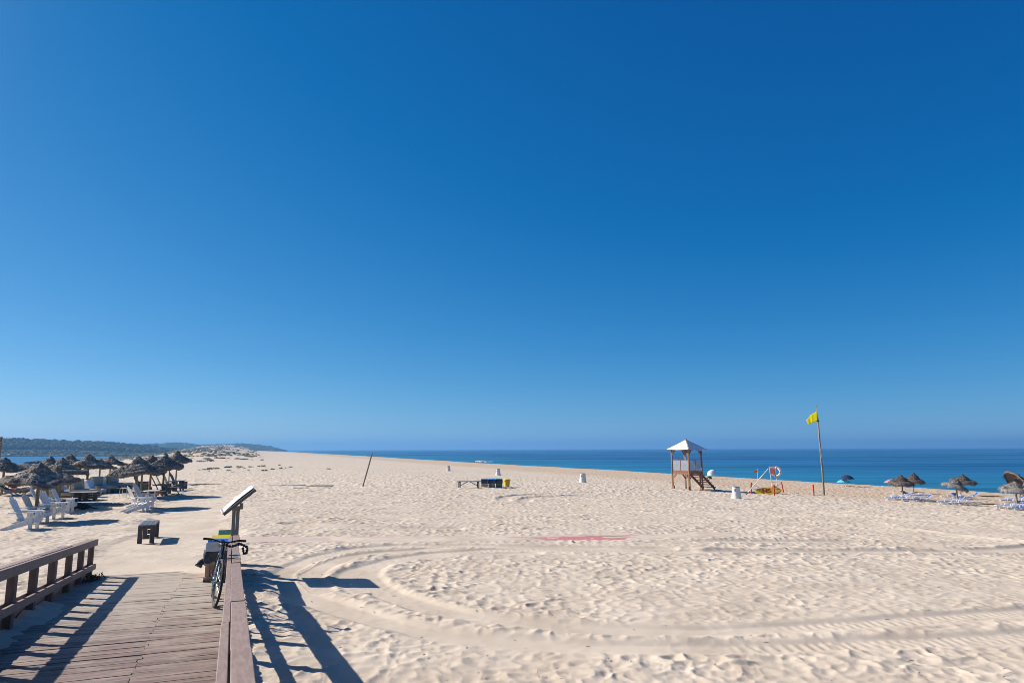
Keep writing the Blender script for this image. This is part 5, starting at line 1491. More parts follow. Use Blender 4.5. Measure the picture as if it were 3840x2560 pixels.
def lifeguard_tower():
    pf, pl, pr = ground_at(2587, 1836), ground_at(2537, 1830), ground_at(2648, 1833)
    k = mpp(pf); side = 79 * k
    # square plan with one corner to the viewer; local x towards the stairs, local y along the left face
    ang = math.atan2(49, 62)
    e = empty('lifeguard_tower', pf, ang, 'brown wooden lifeguard tower with white pyramid canvas roof and side stairs', 'tower')
    Z = lambda row: (1836 - row) * k
    zd, zr, ze, zp = Z(1770), Z(1725), Z(1686), Z(1650)
    cs = [(0, 0), (side, 0), (side, side), (0, side)]
    t = .115
    for (x, y) in cs:
        MB().box((x, y, ze / 2 - .15), (t, t, ze + .3)).build('post', M['tower_wood'], e, bevel=.008)
    for (x, y) in ((0, 0), (0, side)):                  # stub blocks at the feet
        MB().box((x - .09 if y == 0 else x, y + (.0 if y == 0 else -.11), .10), (.14, .10, .40)).build('foot_block', M['tower_wood'], e)
    deck = MB()
    n = 13
    for i in range(n): deck.box(((i + .5) / n * side, side / 2, zd - .02), (side / n - .012, side + .10, .04))
    for s in (0, 1): deck.box((side / 2, s * side, zd - .12), (side - t, .05, .16)); deck.box((s * side, side / 2, zd - .12), (.05, side - t, .16))
    deck.build('platform', M['tower_wood'], e)
    for i in range(4):
        a, b_ = Vector((*cs[i], 0)), Vector((*cs[(i + 1) % 4], 0)); d = (b_ - a).normalized()
        for (p, q) in ((a, d), (b_, -d)):
            MB().bar(p + q * .03 + Vector((0, 0, zd - .62)), p + q * .50 + Vector((0, 0, zd - .14)), .07, .09).build('brace', M['tower_wood'], e)
            MB().bar(p + q * .03 + Vector((0, 0, ze - .46)), p + q * .42 + Vector((0, 0, ze - .02)), .07, .09).build('brace', M['tower_wood'], e)
        MB().bar(a + d * t / 2 + Vector((0, 0, ze - .04)), b_ - d * t / 2 + Vector((0, 0, ze - .04)), .07, .10).build('eave_beam', M['tower_wood'], e)
        if i == 1: continue                             # the stair side stays open
        rl = MB().bar(a + d * t / 2 + Vector((0, 0, zr)), b_ - d * t / 2 + Vector((0, 0, zr)), .07, .05)
        rl.bar(a + d * t / 2 + Vector((0, 0, zd + .06)), b_ - d * t / 2 + Vector((0, 0, zd + .06)), .05, .06)
        mid = (a + b_) / 2; rl.box(mid + Vector((0, 0, (zr + zd) / 2)), (.055, .055, zr - zd - .06)); rl.build('guard_rail', M['tower_wood'], e)
        nn = Vector((d.y, -d.x, 0))
        for (u0, u1) in ((t / 2 + .02, side / 2 - .04), (side / 2 + .04, side - t / 2 - .02)):
            c = a + d * (u0 + u1) / 2 + Vector((0, 0, (zr + zd) / 2 + .02)); rot = Matrix((d, nn, Vector((0, 0, 1)))).transposed()
            pn = MB().box(c, (u1 - u0, .012, zr - zd - .16), rot).build('panel', M['milky'], e)
            if i in (0, 3):
                lf = MB(); lf.cur = 0
                for s in (-1, 1):
                    o = c + nn * .012 + Vector((0, 0, .05))
                    lf.prism([(0, 0), (.05 * s, .02), (.07 * s, .07), (.02 * s, .06)], .004, 'y') if False else None
                b = MB().at(Matrix.Translation(c + nn * .011 + Vector((0, 0, .03))) @ rot.to_4x4())
                b.prism([(-.01, -.03), (.03, -.02), (.075, .03), (.07, .075), (.02, .055), (0, .02), (-.03, .06), (-.075, .05), (-.06, .0), (-.03, -.02)], .004, 'y'); b.build('emblem', M['green_mark'], pn)
                b = MB().at(Matrix.Translation(c + nn * .011 + Vector((0, 0, -.17))) @ rot.to_4x4()); b.box((0, 0, 0), (u1 - u0 - .06, .004, .012)); b.build('line', M['grey_mark'], pn)
    # roof: hips of timber with sagging canvas between
    ctr = Vector((side / 2, side / 2, zp)); ov = (74 / 55 - 1) * side / 2
    rc = [Vector((x + (ov if x > 0 else -ov), y + (ov if y > 0 else -ov), ze - .02)) for x, y in cs]
    for c in rc: MB().bar(c, ctr, .09, .07).build('hip', M['tower_wood'], e)
    for i in range(4):
        a, b_ = rc[i], rc[(i + 1) % 4]; n = 12; V, F = [], []
        for r in range(n + 1):
            f = r / n
            for q in range(n + 1):
                g = q / n; p = ctr.lerp(a.lerp(b_, g), .05 + .95 * f)
                sag = .10 * math.sin(math.pi * g) * math.sin(math.pi * min(1, f * .62)) * (1.0 if i != 0 else 1.5)
                if i == 0: sag += .10 * math.exp(-((g - .55) / .13) ** 2 - ((f - .85) / .18) ** 2) - .05 * math.exp(-((g - .25) / .15) ** 2 - ((f - .6) / .2) ** 2)
                lift = .03 * math.sin(math.pi * g) * f
                V.append(p + Vector((0, 0, .045 - sag + lift)))
        for r in range(n):
            for q in range(n): F.append((r * (n + 1) + q, r * (n + 1) + q + 1, (r + 1) * (n + 1) + q + 1, (r + 1) * (n + 1) + q))
        o = MB().add(V, F).build('roof_canvas', M['canvas'], e, smooth=True); s = o.modifiers.new('t', 'SOLIDIFY'); s.thickness = .012
    MB().box(ctr + Vector((0, 0, .03)), (.14, .14, .10)).build('roof_cap', M['tower_wood'], e)
    MB().box((side * .93, side * .90, ze - .95), (.10, .03, .55)).build('notice', M['paper'], e)
    # stairs from the open side
    run, n = 2.05, 7
    for s in (.16, .84):
        MB().bar((side + .05, side * s, zd - .10), (side + run + .10, side * s, -.08), .05, .22).build('stringer', M['tower_wood'], e)
    for i in range(n):
        f = (i + .5) / n
        MB().box((side + .08 + run * f, side / 2, zd * (1 - f) - .03), (.33, side * .80, .06)).build('step', M['tower_wood'], e)
    MB().box((side + .10, side * .16, zd * .45), (.09, .09, zd * .9 + .2)).build('stair_post', M['tower_wood'], e)
    MB().box((side + .10, side * .84, zd * .45), (.09, .09, zd * .9 + .2)).build('stair_post', M['tower_wood'], e)
lifeguard_tower()

# ---- white concrete litter bins
M['white_concrete'] = mat('white_concrete', (0.60, 0.61, 0.61), (0.70, 0.71, 0.71), rough=0.7, scale=2, bump=0.06)
M['black_mark'] = mat('black_mark', (0.02, 0.02, 0.02), rough=0.6)
M['dark_hole'] = mat('dark_hole', (0.05, 0.05, 0.055), rough=0.9)
def litter_bin():
    e = empty('litter_bin', (0, 0, 0))
    h, r0, r1 = .84, .365, .265
    b = MB(); b.lathe([(r0, -.08), (r0, 0), (r1, h), (r1 - .02, h + .012), (r1 - .05, h), (r1 - .06, h - .12), (.02, h - .13)], 32); b.build('body', M['white_concrete'], e, smooth=True)
    b = MB(); b.lathe([(r1 - .0, h + .0), (r1 + .012, h + .01), (r1 + .012, h + .03), (r1 - .05, h + .03), (r1 - .05, h + .0)], 32, cap=False); b.build('bag_rim', M['dark_hole'], e, smooth=True)
    mk = MB(); a0 = R(-128)
    def cp(a, z, o=.006): rr_ = r0 + (r1 - r0) * z / h + o; return Vector((rr_ * math.cos(a), rr_ * math.sin(a), z))
    da, zz0, zz1 = .24, .50, .72
    for (x0, x1, y0, y1) in ((-1, 1, 0, .12), (-1, 1, .88, 1), (-1, -.72, .12, .88), (.72, 1, .12, .88), (-.25, .25, .55, .75), (-.32, .32, .25, .5)):
        q = [cp(a0 + da * x, zz0 + (zz1 - zz0) * y) for x, y in ((x0, y0), (x1, y0), (x1, y1), (x0, y1))]; mk.add(q, [(0, 1, 2, 3)])
    o = mk.build('label', M['black_mark'], e); s = o.modifiers.new('t', 'SOLIDIFY'); s.thickness = .004
    return e
lb = litter_bin()
for i, (px, py, hpx, lab) in enumerate([
    (2762, 1868, 43, 'white tapered concrete litter bin between the lifeguard tower and the red posts'),
    (2186, 1807, 32, 'white tapered litter bin left of the lifeguard tower, near the sea edge'),
    (1868, 1781, 23, 'white tapered litter bin standing beyond the trestle bench and crates'),
    (1682, 1765, 18, 'smallest and farthest white tapered litter bin, left of the others')]):
    o = lb if i == 0 else copy_tree(lb)
    p = ground_at(px, py); s = hpx * mpp(p) / .86; o.location = p; o.scale = (s, s, s)
    tag(o, lab, 'bin', 'white litter bins on the beach')

# ---- trestle bench, three crates and the yellow bin
def trestle():
    p = ground_at(1758, 1827); k = mpp(p); L_, h = 90 * k, 23.5 * k
    e = empty('trestle_bench', p, R(3), 'long dark trestle bench with diagonal braces beside the three crate bins', 'bench')
    b = MB()
    for q in range(3): b.box((0, (q - 1) * .17, h - .02), (L_, .16, .04))
    b.build('top', M['dark_wood'], e)
    for s in (-1, 1):
        for y in (-.17, .17):
            x = s * (L_ / 2 - .20) + (.05 if y > 0 else -.05) * -1
            MB().box((x, y, h / 2 - .05), (.075, .075, h + .02)).build('leg', M['bench_leg'], e)
        MB().box((s * (L_ / 2 - .20), 0, h - .07), (.08, .44, .06)).build('cross_bar', M['bench_leg'], e)
        MB().bar((s * (L_ / 2 - .24), 0, h * .28), (s * .08, 0, h - .04), .03, .045).build('brace', M['bench_leg'], e)
trestle()
G1 = 'crate bins beside the trestle bench'
for px, lid, lab, ox in ((1817, 'lid_grey', 'crate bin with dark lid next to the trestle bench, left of three', 0), (1844, 'lid_blue', 'crate bin with blue lid in the middle of three by the trestle bench', 1), (1871, 'lid_green', 'crate bin with dark green lid next to the yellow bin', 2)):
    p = ground_at(px, 1825); k = mpp(p)
    crate_bin(p, R(2), M[lid], lab, G1, wd=22.5 * k, h=25 * k, seed=80 + ox, tilt=.12, marks=False, bag_low=.24)
M['yellow_plastic'] = mat('yellow_plastic', (0.62, 0.42, 0.012), (0.68, 0.47, 0.02), rough=0.4, scale=4)
def yellow_bin():
    p = ground_at(1901, 1824); k = mpp(p); h = 29 * k; r = 11.5 * k
    e = empty('yellow_bin', p, 0, 'bright yellow round bin with overhanging lid beside the crate bins', 'bin')
    b = MB(); b.lathe([(r * .82, -.05), (r * .82, 0), (r * 1.0, h * .72)], 24); b.build('body', M['yellow_plastic'], e, smooth=True)
    b = MB(); b.lathe([(r * 1.12, h * .70), (r * 1.17, h * .76), (r * 1.17, h * .86), (r * 1.10, h * .93), (r * .6, h * .99), (.01, h)], 24); b.build('lid', M['yellow_plastic'], e, smooth=True)
    b = MB(); b.add([(-r * 1.0, -r * .62, h * .70), (-r * .1, -r * 1.14, h * .70), (-r * .30, -r * 1.03, h * .42)], [(0, 1, 2)]); o = b.build('bag_flap', M['yellow_plastic'], e); s = o.modifiers.new('t', 'SOLIDIFY'); s.thickness = .01
yellow_bin()

# ---- poles, flags
M['pole_wood'] = mat('pole_wood', (0.17, 0.14, 0.11), (0.27, 0.23, 0.185), rough=0.85, scale=3, stretch=(5, 5, .4), bump=0.2)
def leaning_pole():
    p = ground_at(1361, 1821); t = depth_of(p); q = at_depth(1396, 1697, t)
    b = MB(); a, c = Vector((0, 0, 0)), q - p
    b.tube([a - (c - a).normalized() * .4, a, a.lerp(c, .5) + Vector((.01, 0, .01)), c], [.055, .055, .052, .05], 10)
    o = b.build('leaning_pole', M['pole_wood'], smooth=True); o.location = p
    tag(o, 'bare wooden pole leaning to the right out of the empty sand', 'pole')
leaning_pole()
def thin_cloth(m, N, L, p):
    # light comes through the weave
    t = N.new('ShaderNodeBsdfTranslucent'); L.new(p.inputs['Base Color'].links[0].from_socket, t.inputs['Color'])
    mx = N.new('ShaderNodeMixShader'); mx.inputs[0].default_value = .62; out = N['Material Output']
    L.new(p.outputs[0], mx.inputs[1]); L.new(t.outputs[0], mx.inputs[2]); L.new(mx.outputs[0], out.inputs['Surface'])
M['yellow_flag'] = mat('yellow_flag', (0.95, 0.86, 0.02), (0.95, 0.88, 0.03), rough=0.7, scale=2, spec=.05, extra=thin_cloth)
M['white_paint'] = mat('white_paint', (0.68, 0.68, 0.67), (0.78, 0.78, 0.77), rough=0.45, scale=4)
M['red_paint'] = mat('red_paint', (0.60, 0.035, 0.025), (0.68, 0.05, 0.04), rough=0.45, scale=4)
def cloth(poly_rows, amp, seed):
    """rows of points between hoist and fly, rippled; poly_rows: list of (top, bottom) vectors"""
    V, F = [], []; n = 8; m_ = 26; rows = poly_rows
    for i in range(m_ + 1):
        t = i / m_ * (len(rows) - 1); a = min(int(t), len(rows) - 2); f = t - a
        top, bot = rows[a][0].lerp(rows[a + 1][0], f), rows[a][1].lerp(rows[a + 1][1], f)
        for j in range(n + 1):
            g = j / n; p = top.lerp(bot, g)
            p = p + Vector((0, amp * (i / m_) * math.sin(i * .55 + 1.3 * g + seed), .008 * math.sin(i * .8 + seed + g * 3) * i / m_)); V.append(p)
    for i in range(m_):
        for j in range(n): F.append((i * (n + 1) + j, i * (n + 1) + j + 1, (i + 1) * (n + 1) + j + 1, (i + 1) * (n + 1) + j))
    return MB().add(V, F)
def flagpole():
    p = ground_at(3090, 1856); t = depth_of(p); e = empty('flagpole', p, 0, 'tall weathered wooden flagpole standing behind the roped rescue point', 'flagpole')
    A = lambda px, py: at_depth(px, py, t) - p
    b = MB(); pts = [(0, 0, -.4)] + [A(*q) for q in ((3090, 1856), (3085, 1775), (3076, 1680), (3066, 1565))]
    b.tube(pts, [.085, .08, .075, .068, .058], 10); b.build('pole', M['pole_wood'], e, smooth=True)
    b = MB(); b.tube([A(3067, 1582), A(3062, 1519)], .03, 8); b.build('top_pole', M['pole_wood'], e, smooth=True)
    b = MB(); b.box(A(3067, 1578), (.16, .16, .08)); b.build('clamp', M['dark_metal'], e)
    b = MB(); b.tube([A(3064, 1540) + Vector((0, -.05, 0)), A(3070, 1650) + Vector((0, -.07, 0)), A(3081, 1720) + Vector((0, -.08, 0))], .008, 5); b.build('halyard', M['white_paint'], e)
    # the flag flies from the pole: a thing of its own
    f0 = A(3063, 1542); o = cloth([(A(3063, 1542) - f0, A(3065, 1577) - f0), (A(3050, 1549) - f0, A(3049, 1583) - f0), (A(3039, 1556) - f0, A(3040, 1587) - f0), (A(3024, 1575) - f0, A(3031, 1590) - f0)], .03, .4).build('flag', M['yellow_flag'], smooth=True)
    o.location = p + f0; s = o.modifiers.new('t', 'SOLIDIFY'); s.thickness = .006
    tag(o, 'bright yellow flag flying from the tall wooden flagpole', 'flag')
flagpole()
def small_flag():
    p = ground_at(2841, 1797); t = depth_of(p); A = lambda px, py: at_depth(px, py, t) - p
    b = MB(); b.tube([(0, 0, -.3), (0, 0, 0), A(2840, 1756)], .028, 8)
    e = empty('small_flagpole', p, 0, 'thin white pole with a small flag near the water behind the rescue point', 'flagpole'); b.build('pole', M['white_paint'], e, smooth=True)
    M['flag_red'] = mat('flag_red', (0.62, 0.08, 0.05), (0.68, 0.10, 0.06), rough=.7, extra=thin_cloth); M['flag_gold'] = mat('flag_gold', (0.62, 0.36, 0.06), (0.68, 0.40, 0.08), rough=.7, extra=thin_cloth)
    f0 = A(2839, 1759); fe = empty('small_flag', p + f0, 0, 'small red and yellow flag on the thin white pole', 'flag')
    h = lambda x, y: A(x, y) - f0
    for nm, mm_, rows in (('upper_half', 'flag_gold', [(h(2839, 1759), h(2839, 1764)), (h(2831, 1762), h(2831, 1766)), (h(2824, 1767), h(2824, 1769))]), ('lower_half', 'flag_red', [(h(2839, 1764), h(2839, 1769)), (h(2831, 1766), h(2831, 1769.5)), (h(2825, 1768.5), h(2825, 1770))])):
        o = cloth(rows, .05, 1.0).build(nm, M[mm_], fe, smooth=True); s = o.modifiers.new('t', 'SOLIDIFY'); s.thickness = .006
small_flag()

# ---- roped rescue point
GRP = 'red posts of the roped rescue point'
PTOP = {}
for px, py, tx, ty, lab in ((2817, 1848, 2817, 1808, 'red post on the left of the rescue point, beside the white leaning pole'), (2904, 1858, 2902, 1816, 'red post in front of the yellow rescue board'), (2938, 1844, 2930, 1806, 'red post leaning left behind the yellow board'), (3052, 1856, 3049, 1816, 'red post standing alone just left of the tall flagpole')):
    p = ground_at(px, py); t = depth_of(p); d = at_depth(tx, ty, t) - p
    o = MB().tube([-d * .25, (0, 0, 0), d], .055, 10).build('red_post', M['red_paint'], bevel=0, smooth=True); o.location = p; PTOP[px] = p + d
    tag(o, lab, 'post', GRP)
M['rope_orange'] = mat('rope_orange', (0.50, 0.17, 0.07), (0.60, 0.24, 0.11), rough=.9, scale=9)
def rope(a, c, sag, label):
    a, c = PTOP[a] - Vector((0, 0, .06)), PTOP[c] - Vector((0, 0, .06))
    pts = [a.lerp(c, i / 16) - Vector((0, 0, sag * 4 * (i / 16) * (1 - i / 16))) for i in range(17)]
    o = MB().tube(pts, .014, 6).build('rope', M['rope_orange'], smooth=True); tag(o, label, 'rope', 'orange ropes of the rescue point')
rope(2938, 3052, .55, 'orange rope sagging between the leaning red post and the lone post by the flagpole')
rope(2817, 2938, .50, 'orange rope sagging behind the yellow board, from the left post')
M['rescue_yellow'] = mat('rescue_yellow', (0.66, 0.42, 0.025), (0.74, 0.48, 0.035), rough=.45, scale=4)
M['letter_red'] = mat('letter_red', (0.50, 0.02, 0.02), rough=.5)
def text_mesh(body, size, m, parent, mtx, name='lettering', ext=.004, shear=0.0):
    cu = bpy.data.curves.new(name, 'FONT'); cu.body = body; cu.size = size; cu.extrude = ext; cu.align_x = 'CENTER'; cu.align_y = 'CENTER'; cu.shear = shear; cu.offset = size * .035
    o = bpy.data.objects.new(name, cu); COL.objects.link(o)
    dg = bpy.context.evaluated_depsgraph_get(); me = bpy.data.meshes.new_from_object(o.evaluated_get(dg)); bpy.data.objects.remove(o)
    me.transform(mtx); me.materials.clear(); me.materials.append(m)
    q = bpy.data.objects.new(name, me); COL.objects.link(q); q.parent = parent; return q
def rescue_board():
    p = ground_at(2886, 1851); k = mpp(p)
    e = empty('rescue_board', p, R(-3), 'yellow rescue board with red letters propped on its edge behind a red post', 'rescue board')
    L_, W_ = 102 * k, 31 * k
    lean = Matrix.Rotation(R(-40), 4, 'X') @ Matrix.Rotation(R(-6), 4, 'Y')
    out = []
    n = 26
    for i in range(n + 1):
        t = i / n; out.append((-L_ / 2 + L_ * t, W_ / 2 * (max(0.0, 1 - abs(2 * t - 1) ** 3.2)) ** .7))
    poly = [(x, W_ / 2 + y) for x, y in out] + [(x, W_ / 2 - y) for x, y in out[::-1][1:-1]]
    b = MB().at(lean); b.prism(poly, .13, 'y', .07); b.build('board', M['rescue_yellow'], e, bevel=.025)
    b = MB().at(lean); b.tube([(x * 1.005, .07, z) for x, z in poly], .028, 6, closed=True); b.build('rail_edge', M['plastic_black'], e, smooth=True)
    for x in (-L_ * .42, -L_ * .12, L_ * .28):
        b = MB().at(lean); b.tube([(x - .16, .0, W_ * .93 - .03), (x - .10, -.05, W_ * .95 - .06), (x + .10, -.05, W_ * .95 - .06), (x + .16, .0, W_ * .93 - .03)], .018, 6); b.build('grab_handle', M['plastic_black'], e, smooth=True)
    fl = lean @ Matrix.Translation((0, -.004, W_ * .47)) @ Matrix.Rotation(R(90), 4, 'X')
    for ch, x in (('N', -15 * k), ('S', 2 * k)):
        text_mesh(ch, W_ * .78, M['letter_red'], e, fl @ Matrix.Translation((x, 0, 0)), shear=.2)
rescue_board()
def rescue_stand():
    p = ground_at(2908, 1849); t = depth_of(p); k = mpp(p); e = empty('rescue_stand', p, 0, 'white tubular rescue stand carrying a red and white notice', 'rescue stand')
    A = lambda px, py, dy=0.0: at_depth(px, py, t + dy) - p
    for px0, py0, px1, py1 in ((2898, 1847, 2886, 1752), (2918, 1850, 2907, 1752)):
        MB().tube([A(px0, py0) - Vector((0, 0, .15)), A(px0, py0), A(px1, py1)], .030, 8).build('leg', M['white_paint'], e, smooth=True)
    for q in ((2893, 1807, 2913, 1807), (2897, 1841, 2918, 1842)): MB().tube([A(*q[:2]), A(*q[2:])], .026, 8).build('cross_bar', M['white_paint'], e, smooth=True)
    MB().tube([A(2892, 1800), A(2897, 1846, 1.1) - Vector((0, 0, .1))], .024, 8).build('back_strut', M['white_paint'], e, smooth=True)
    b = MB(); q = [A(2883.5, 1748, -.06), A(2907, 1748, -.06), A(2910, 1778, -.06), A(2888, 1778, -.06)]
    bk = [v + Vector((0, .03, 0)) for v in q]; b.add(q + bk, [(0, 1, 2, 3), (7, 6, 5, 4), (0, 4, 5, 1), (1, 5, 6, 2), (2, 6, 7, 3), (3, 7, 4, 0)]); bd = b.build('notice', M['white_paint'], e)
    b = MB(); q = [A(2887.5, 1755, -.07), A(2906, 1755, -.07), A(2908, 1775.5, -.07), A(2890, 1775.5, -.07)]; bk = [v + Vector((0, .008, 0)) for v in q]
    b.add(q + bk, [(0, 1, 2, 3), (7, 6, 5, 4), (0, 4, 5, 1), (1, 5, 6, 2), (2, 6, 7, 3), (3, 7, 4, 0)]); M['coral'] = mat('coral', (0.78, 0.15, 0.10), (0.80, 0.18, 0.13), rough=.5); b.build('red_field', M['coral'], bd)
    b = MB()
    for r, x0, x1 in ((1751.3, 2886.5, 2898), (1759, 2889, 2899), (1763, 2890, 2897), (1767.5, 2890, 2904), (1771, 2891, 2900)):
        b.bar(A(x0, r, -.085), A(x1, r, -.085), .004, .9 * k)
    b.build('text_lines', M['white_paint'], bd)
    # lifebuoy hung on the stand
    c = p + A(2910.5, 1768, -.16); lb_ = empty('lifebuoy', c, R(-38), 'white lifebuoy with red bands hanging on the rescue stand', 'lifebuoy')
    R0, r0 = 14.4 * k, 3.4 * k; tilt = Matrix.Rotation(R(-6), 4, 'Y')
    b = MB().at(tilt); b.tube([(R0 * math.cos(2 * math.pi * i / 36), 0, R0 * math.sin(2 * math.pi * i / 36)) for i in range(36)], r0, 12, closed=True); b.build('ring', M['white_paint'], lb_, smooth=True)
    for a in (70, 165, 255, 345):
        b = MB().at(tilt); b.tube([(R0 * math.cos(R(a + q)), 0, R0 * math.sin(R(a + q))) for q in (-7, 0, 7)], r0 * 1.06, 12); b.build('band', M['red_paint'], lb_, smooth=True)
    b = MB().at(tilt); b.tube([((R0 + r0 * (1.25 + .5 * math.sin(4 * a) ** 2)) * math.cos(a), 0, (R0 + r0 * (1.25 + .5 * math.sin(4 * a) ** 2)) * math.sin(a)) for a in np.linspace(0, 2 * math.pi, 48, endpoint=False)], .012, 5, closed=True); b.build('grab_line', M['white_paint'], lb_, smooth=True)
    # red pouch below the ring
    c = p + A(2912, 1789, -.10); b = MB(); b.sphere((0, 0, 0), (2.6 * k, 1.6 * k, 3.6 * k), 10, 8); M['pink_cloth'] = mat('pink_cloth', (0.42, 0.03, 0.12), (0.5, 0.05, 0.16), rough=.7)
    o = b.build('pouch', M['pink_cloth'], smooth=True); o.location = c; tag(o, 'dark pink pouch tied under the lifebuoy on the rescue stand', 'pouch')
    # red and white rescue bag behind the front post
    c = p + A(2902.5, 1828, -.25); e2 = empty('rescue_bag', c, 0, 'red and white rescue bag tied low on the stand, behind the front red post', 'bag')
    b = MB(); b.sphere((0, 0, 0), (8.5 * k, 5 * k, 8.5 * k), 14, 9); b.build('pouch', M['red_paint'], e2, smooth=True)
    b = MB(); b.tube([(-9 * k, -4 * k, -4 * k), (0, -6 * k, -7 * k), (8 * k, -4 * k, -3 * k), (9 * k, -1 * k, 5 * k)], 1.3 * k, 7); b.build('strap', M['white_paint'], e2, smooth=True)
rescue_stand()
def leaning_white_pole():
    p = ground_at(2799, 1852); t = depth_of(p); d = at_depth(2881, 1756, t + .2) - p
    e = empty('rescue_pole', p, 0, 'long white rescue pole leaning up to the notice of the rescue stand', 'pole')
    b = MB(); b.tube([d * .07, d * .72], .035, 8); b.build('shaft', M['white_paint'], e, smooth=True)
    b = MB(); b.tube([d * .72, d], .024, 8); b.build('tip_section', M['white_paint'], e, smooth=True)
    b = MB(); b.tube([d * -.02, d * .07], .04, 8); b.build('butt', M['plastic_black'], e, smooth=True)
leaning_white_pole()

# ---- cloth beach umbrellas by the water
def striped(name, c1, c2, n):
    m = bpy.data.materials.new(name); m.use_nodes = True; N, L = m.node_tree.nodes, m.node_tree.links; p = N['Principled BSDF']; p.inputs['Roughness'].default_value = .8
    tc = N.new('ShaderNodeTexCoord'); sp = N.new('ShaderNodeSeparateXYZ'); L.new(tc.outputs['Object'], sp.inputs[0])
    ln = N.new('ShaderNodeVectorMath'); ln.operation = 'LENGTH'; mp = N.new('ShaderNodeMapping'); mp.inputs['Scale'].default_value = (1, 1, 0); L.new(tc.outputs['Object'], mp.inputs[0]); L.new(mp.outputs[0], ln.inputs[0])
    a = N.new('ShaderNodeMath'); a.operation = 'MULTIPLY'; a.inputs[1].default_value = n; L.new(ln.outputs['Value'], a.inputs[0])
    f = N.new('ShaderNodeMath'); f.operation = 'FRACT'; L.new(a.outputs[0], f.inputs[0]); g = N.new('ShaderNodeMath'); g.operation = 'GREATER_THAN'; g.inputs[1].default_value = .55; L.new(f.outputs[0], g.inputs[0])
    mx = N.new('ShaderNodeMixRGB'); mx.inputs[1].default_value = (*c1, 1); mx.inputs[2].default_value = (*c2, 1); L.new(g.outputs[0], mx.inputs[0]); L.new(mx.outputs[0], p.inputs['Base Color'])
    return m
def umbrella(px, py, rx, ry, row_top, row_rim, m, label, half_w, tilt=(0, 0), vents=True):
    """pole foot at (px, py); canopy top and rim rows and half width in photo pixels"""
    p = ground_at(px, py); k = mpp(p); e = empty('beach_umbrella', p, 0, label, 'umbrella')
    zt, zr, r = (py - row_top) * k, (py - row_rim) * k, half_w * k
    piv = Matrix.Translation((0, 0, zr)) @ Matrix.Rotation(R(tilt[0]), 4, 'X') @ Matrix.Rotation(R(tilt[1]), 4, 'Y')
    V, F = [(0, 0, zt - zr)], []; n, rings = 32, 6
    for i in range(1, rings + 1):
        f = i / rings
        for j in range(n):
            a = 2 * math.pi * j / n; sc = 1 - .055 * (1 - abs(math.cos(4 * a))) * f
            V.append((r * f * sc * math.cos(a), r * f * sc * math.sin(a), (zt - zr) * (1 - f ** 1.8) - .03 * (1 - abs(math.cos(4 * a))) * f * -1))
    for j in range(n): F.append((0, 1 + j, 1 + (j + 1) % n))
    for i in range(rings - 1):
        for j in range(n): F.append((1 + i * n + j, 1 + (i + 1) * n + j, 1 + (i + 1) * n + (j + 1) % n, 1 + i * n + (j + 1) % n))
    b = MB().add(V, F); o = b.build('canopy', m, e, smooth=True); o.matrix_basis = piv; s = o.modifiers.new('t', 'SOLIDIFY'); s.thickness = .008
    top = piv @ Vector((0, 0, zt - zr + .06))
    b = MB(); b.tube([(0, 0, -.3), (0, 0, zr), top], .02, 8); b.build('pole', M['white_paint'], e, smooth=True)
    b = MB()
    for j in range(8):
        a = 2 * math.pi * j / 8; b.tube([piv @ Vector((0, 0, (zt - zr) * .3)), piv @ Vector((r * .6 * math.cos(a), r * .6 * math.sin(a), (zt - zr) * .52))], .008, 5)
    b.build('ribs', M['metal'], e)
    return e
M['stripe_white'] = striped('stripe_white', (0.72, 0.76, 0.80), (0.34, 0.50, 0.62), 7.0)
M['navy_cloth'] = mat('navy_cloth', (0.012, 0.020, 0.060), (0.02, 0.03, 0.08), rough=.8)
M['aqua_cloth'] = mat('aqua_cloth', (0.22, 0.74, 0.88), (0.26, 0.80, 0.92), rough=.8, extra=thin_cloth)
M['pink_canvas'] = mat('pink_canvas', (0.85, 0.42, 0.46), (0.88, 0.48, 0.52), rough=.8, extra=thin_cloth)
M['red_canvas'] = mat('red_canvas', (0.66, 0.12, 0.16), (0.72, 0.18, 0.22), rough=.8)
M['teal_cloth'] = mat('teal_cloth', (0.02, 0.22, 0.22), (0.03, 0.30, 0.30), rough=.8)
umbrella(2669, 1793, 0, 0, 1763, 1774, M['stripe_white'], 'white and blue striped beach umbrella tilted on its side behind the tower stairs', 17, tilt=(42, -30))
umbrella(3178, 1823, 0, 0, 1780, 1796, M['navy_cloth'], 'dark navy beach umbrella just behind the aqua one at the water', 27)
umbrella(3165, 1822, 0, 0, 1797, 1808, M['aqua_cloth'], 'aqua beach umbrella in front of the navy one at the water', 25)
umbrella(3347, 1845, 0, 0, 1797, 1810, M['pink_canvas'], 'pale pink beach umbrella left of the straw parasols', 27)
umbrella(3392, 1843, 0, 0, 1802, 1814, M['red_canvas'], 'red-pink beach umbrella mostly hidden behind the straw parasols', 24)
def towel(px, py, L_, W_, rz, m, label, h=.03):
    p = ground_at(px, py); b = MB(); V, F = [], []
    for i in range(9):
        for j in range(5): V.append(((i / 8 - .5) * L_, (j / 4 - .5) * W_, h * (1 + .6 * math.sin(i * 1.9 + j)) - .01))
    for i in range(8):
        for j in range(4): F.append((i * 5 + j, i * 5 + j + 1, (i + 1) * 5 + j + 1, (i + 1) * 5 + j))
    b.add(V, F); o = b.build('towel', m, smooth=True); o.location = p; o.rotation_euler = (0, 0, R(rz)); s = o.modifiers.new('t', 'SOLIDIFY'); s.thickness = .02; tag(o, label, 'towel')
towel(3196, 1822, 1.3, .7, 5, M['canvas'], 'pale towel lying on the sand beside the aqua umbrella')
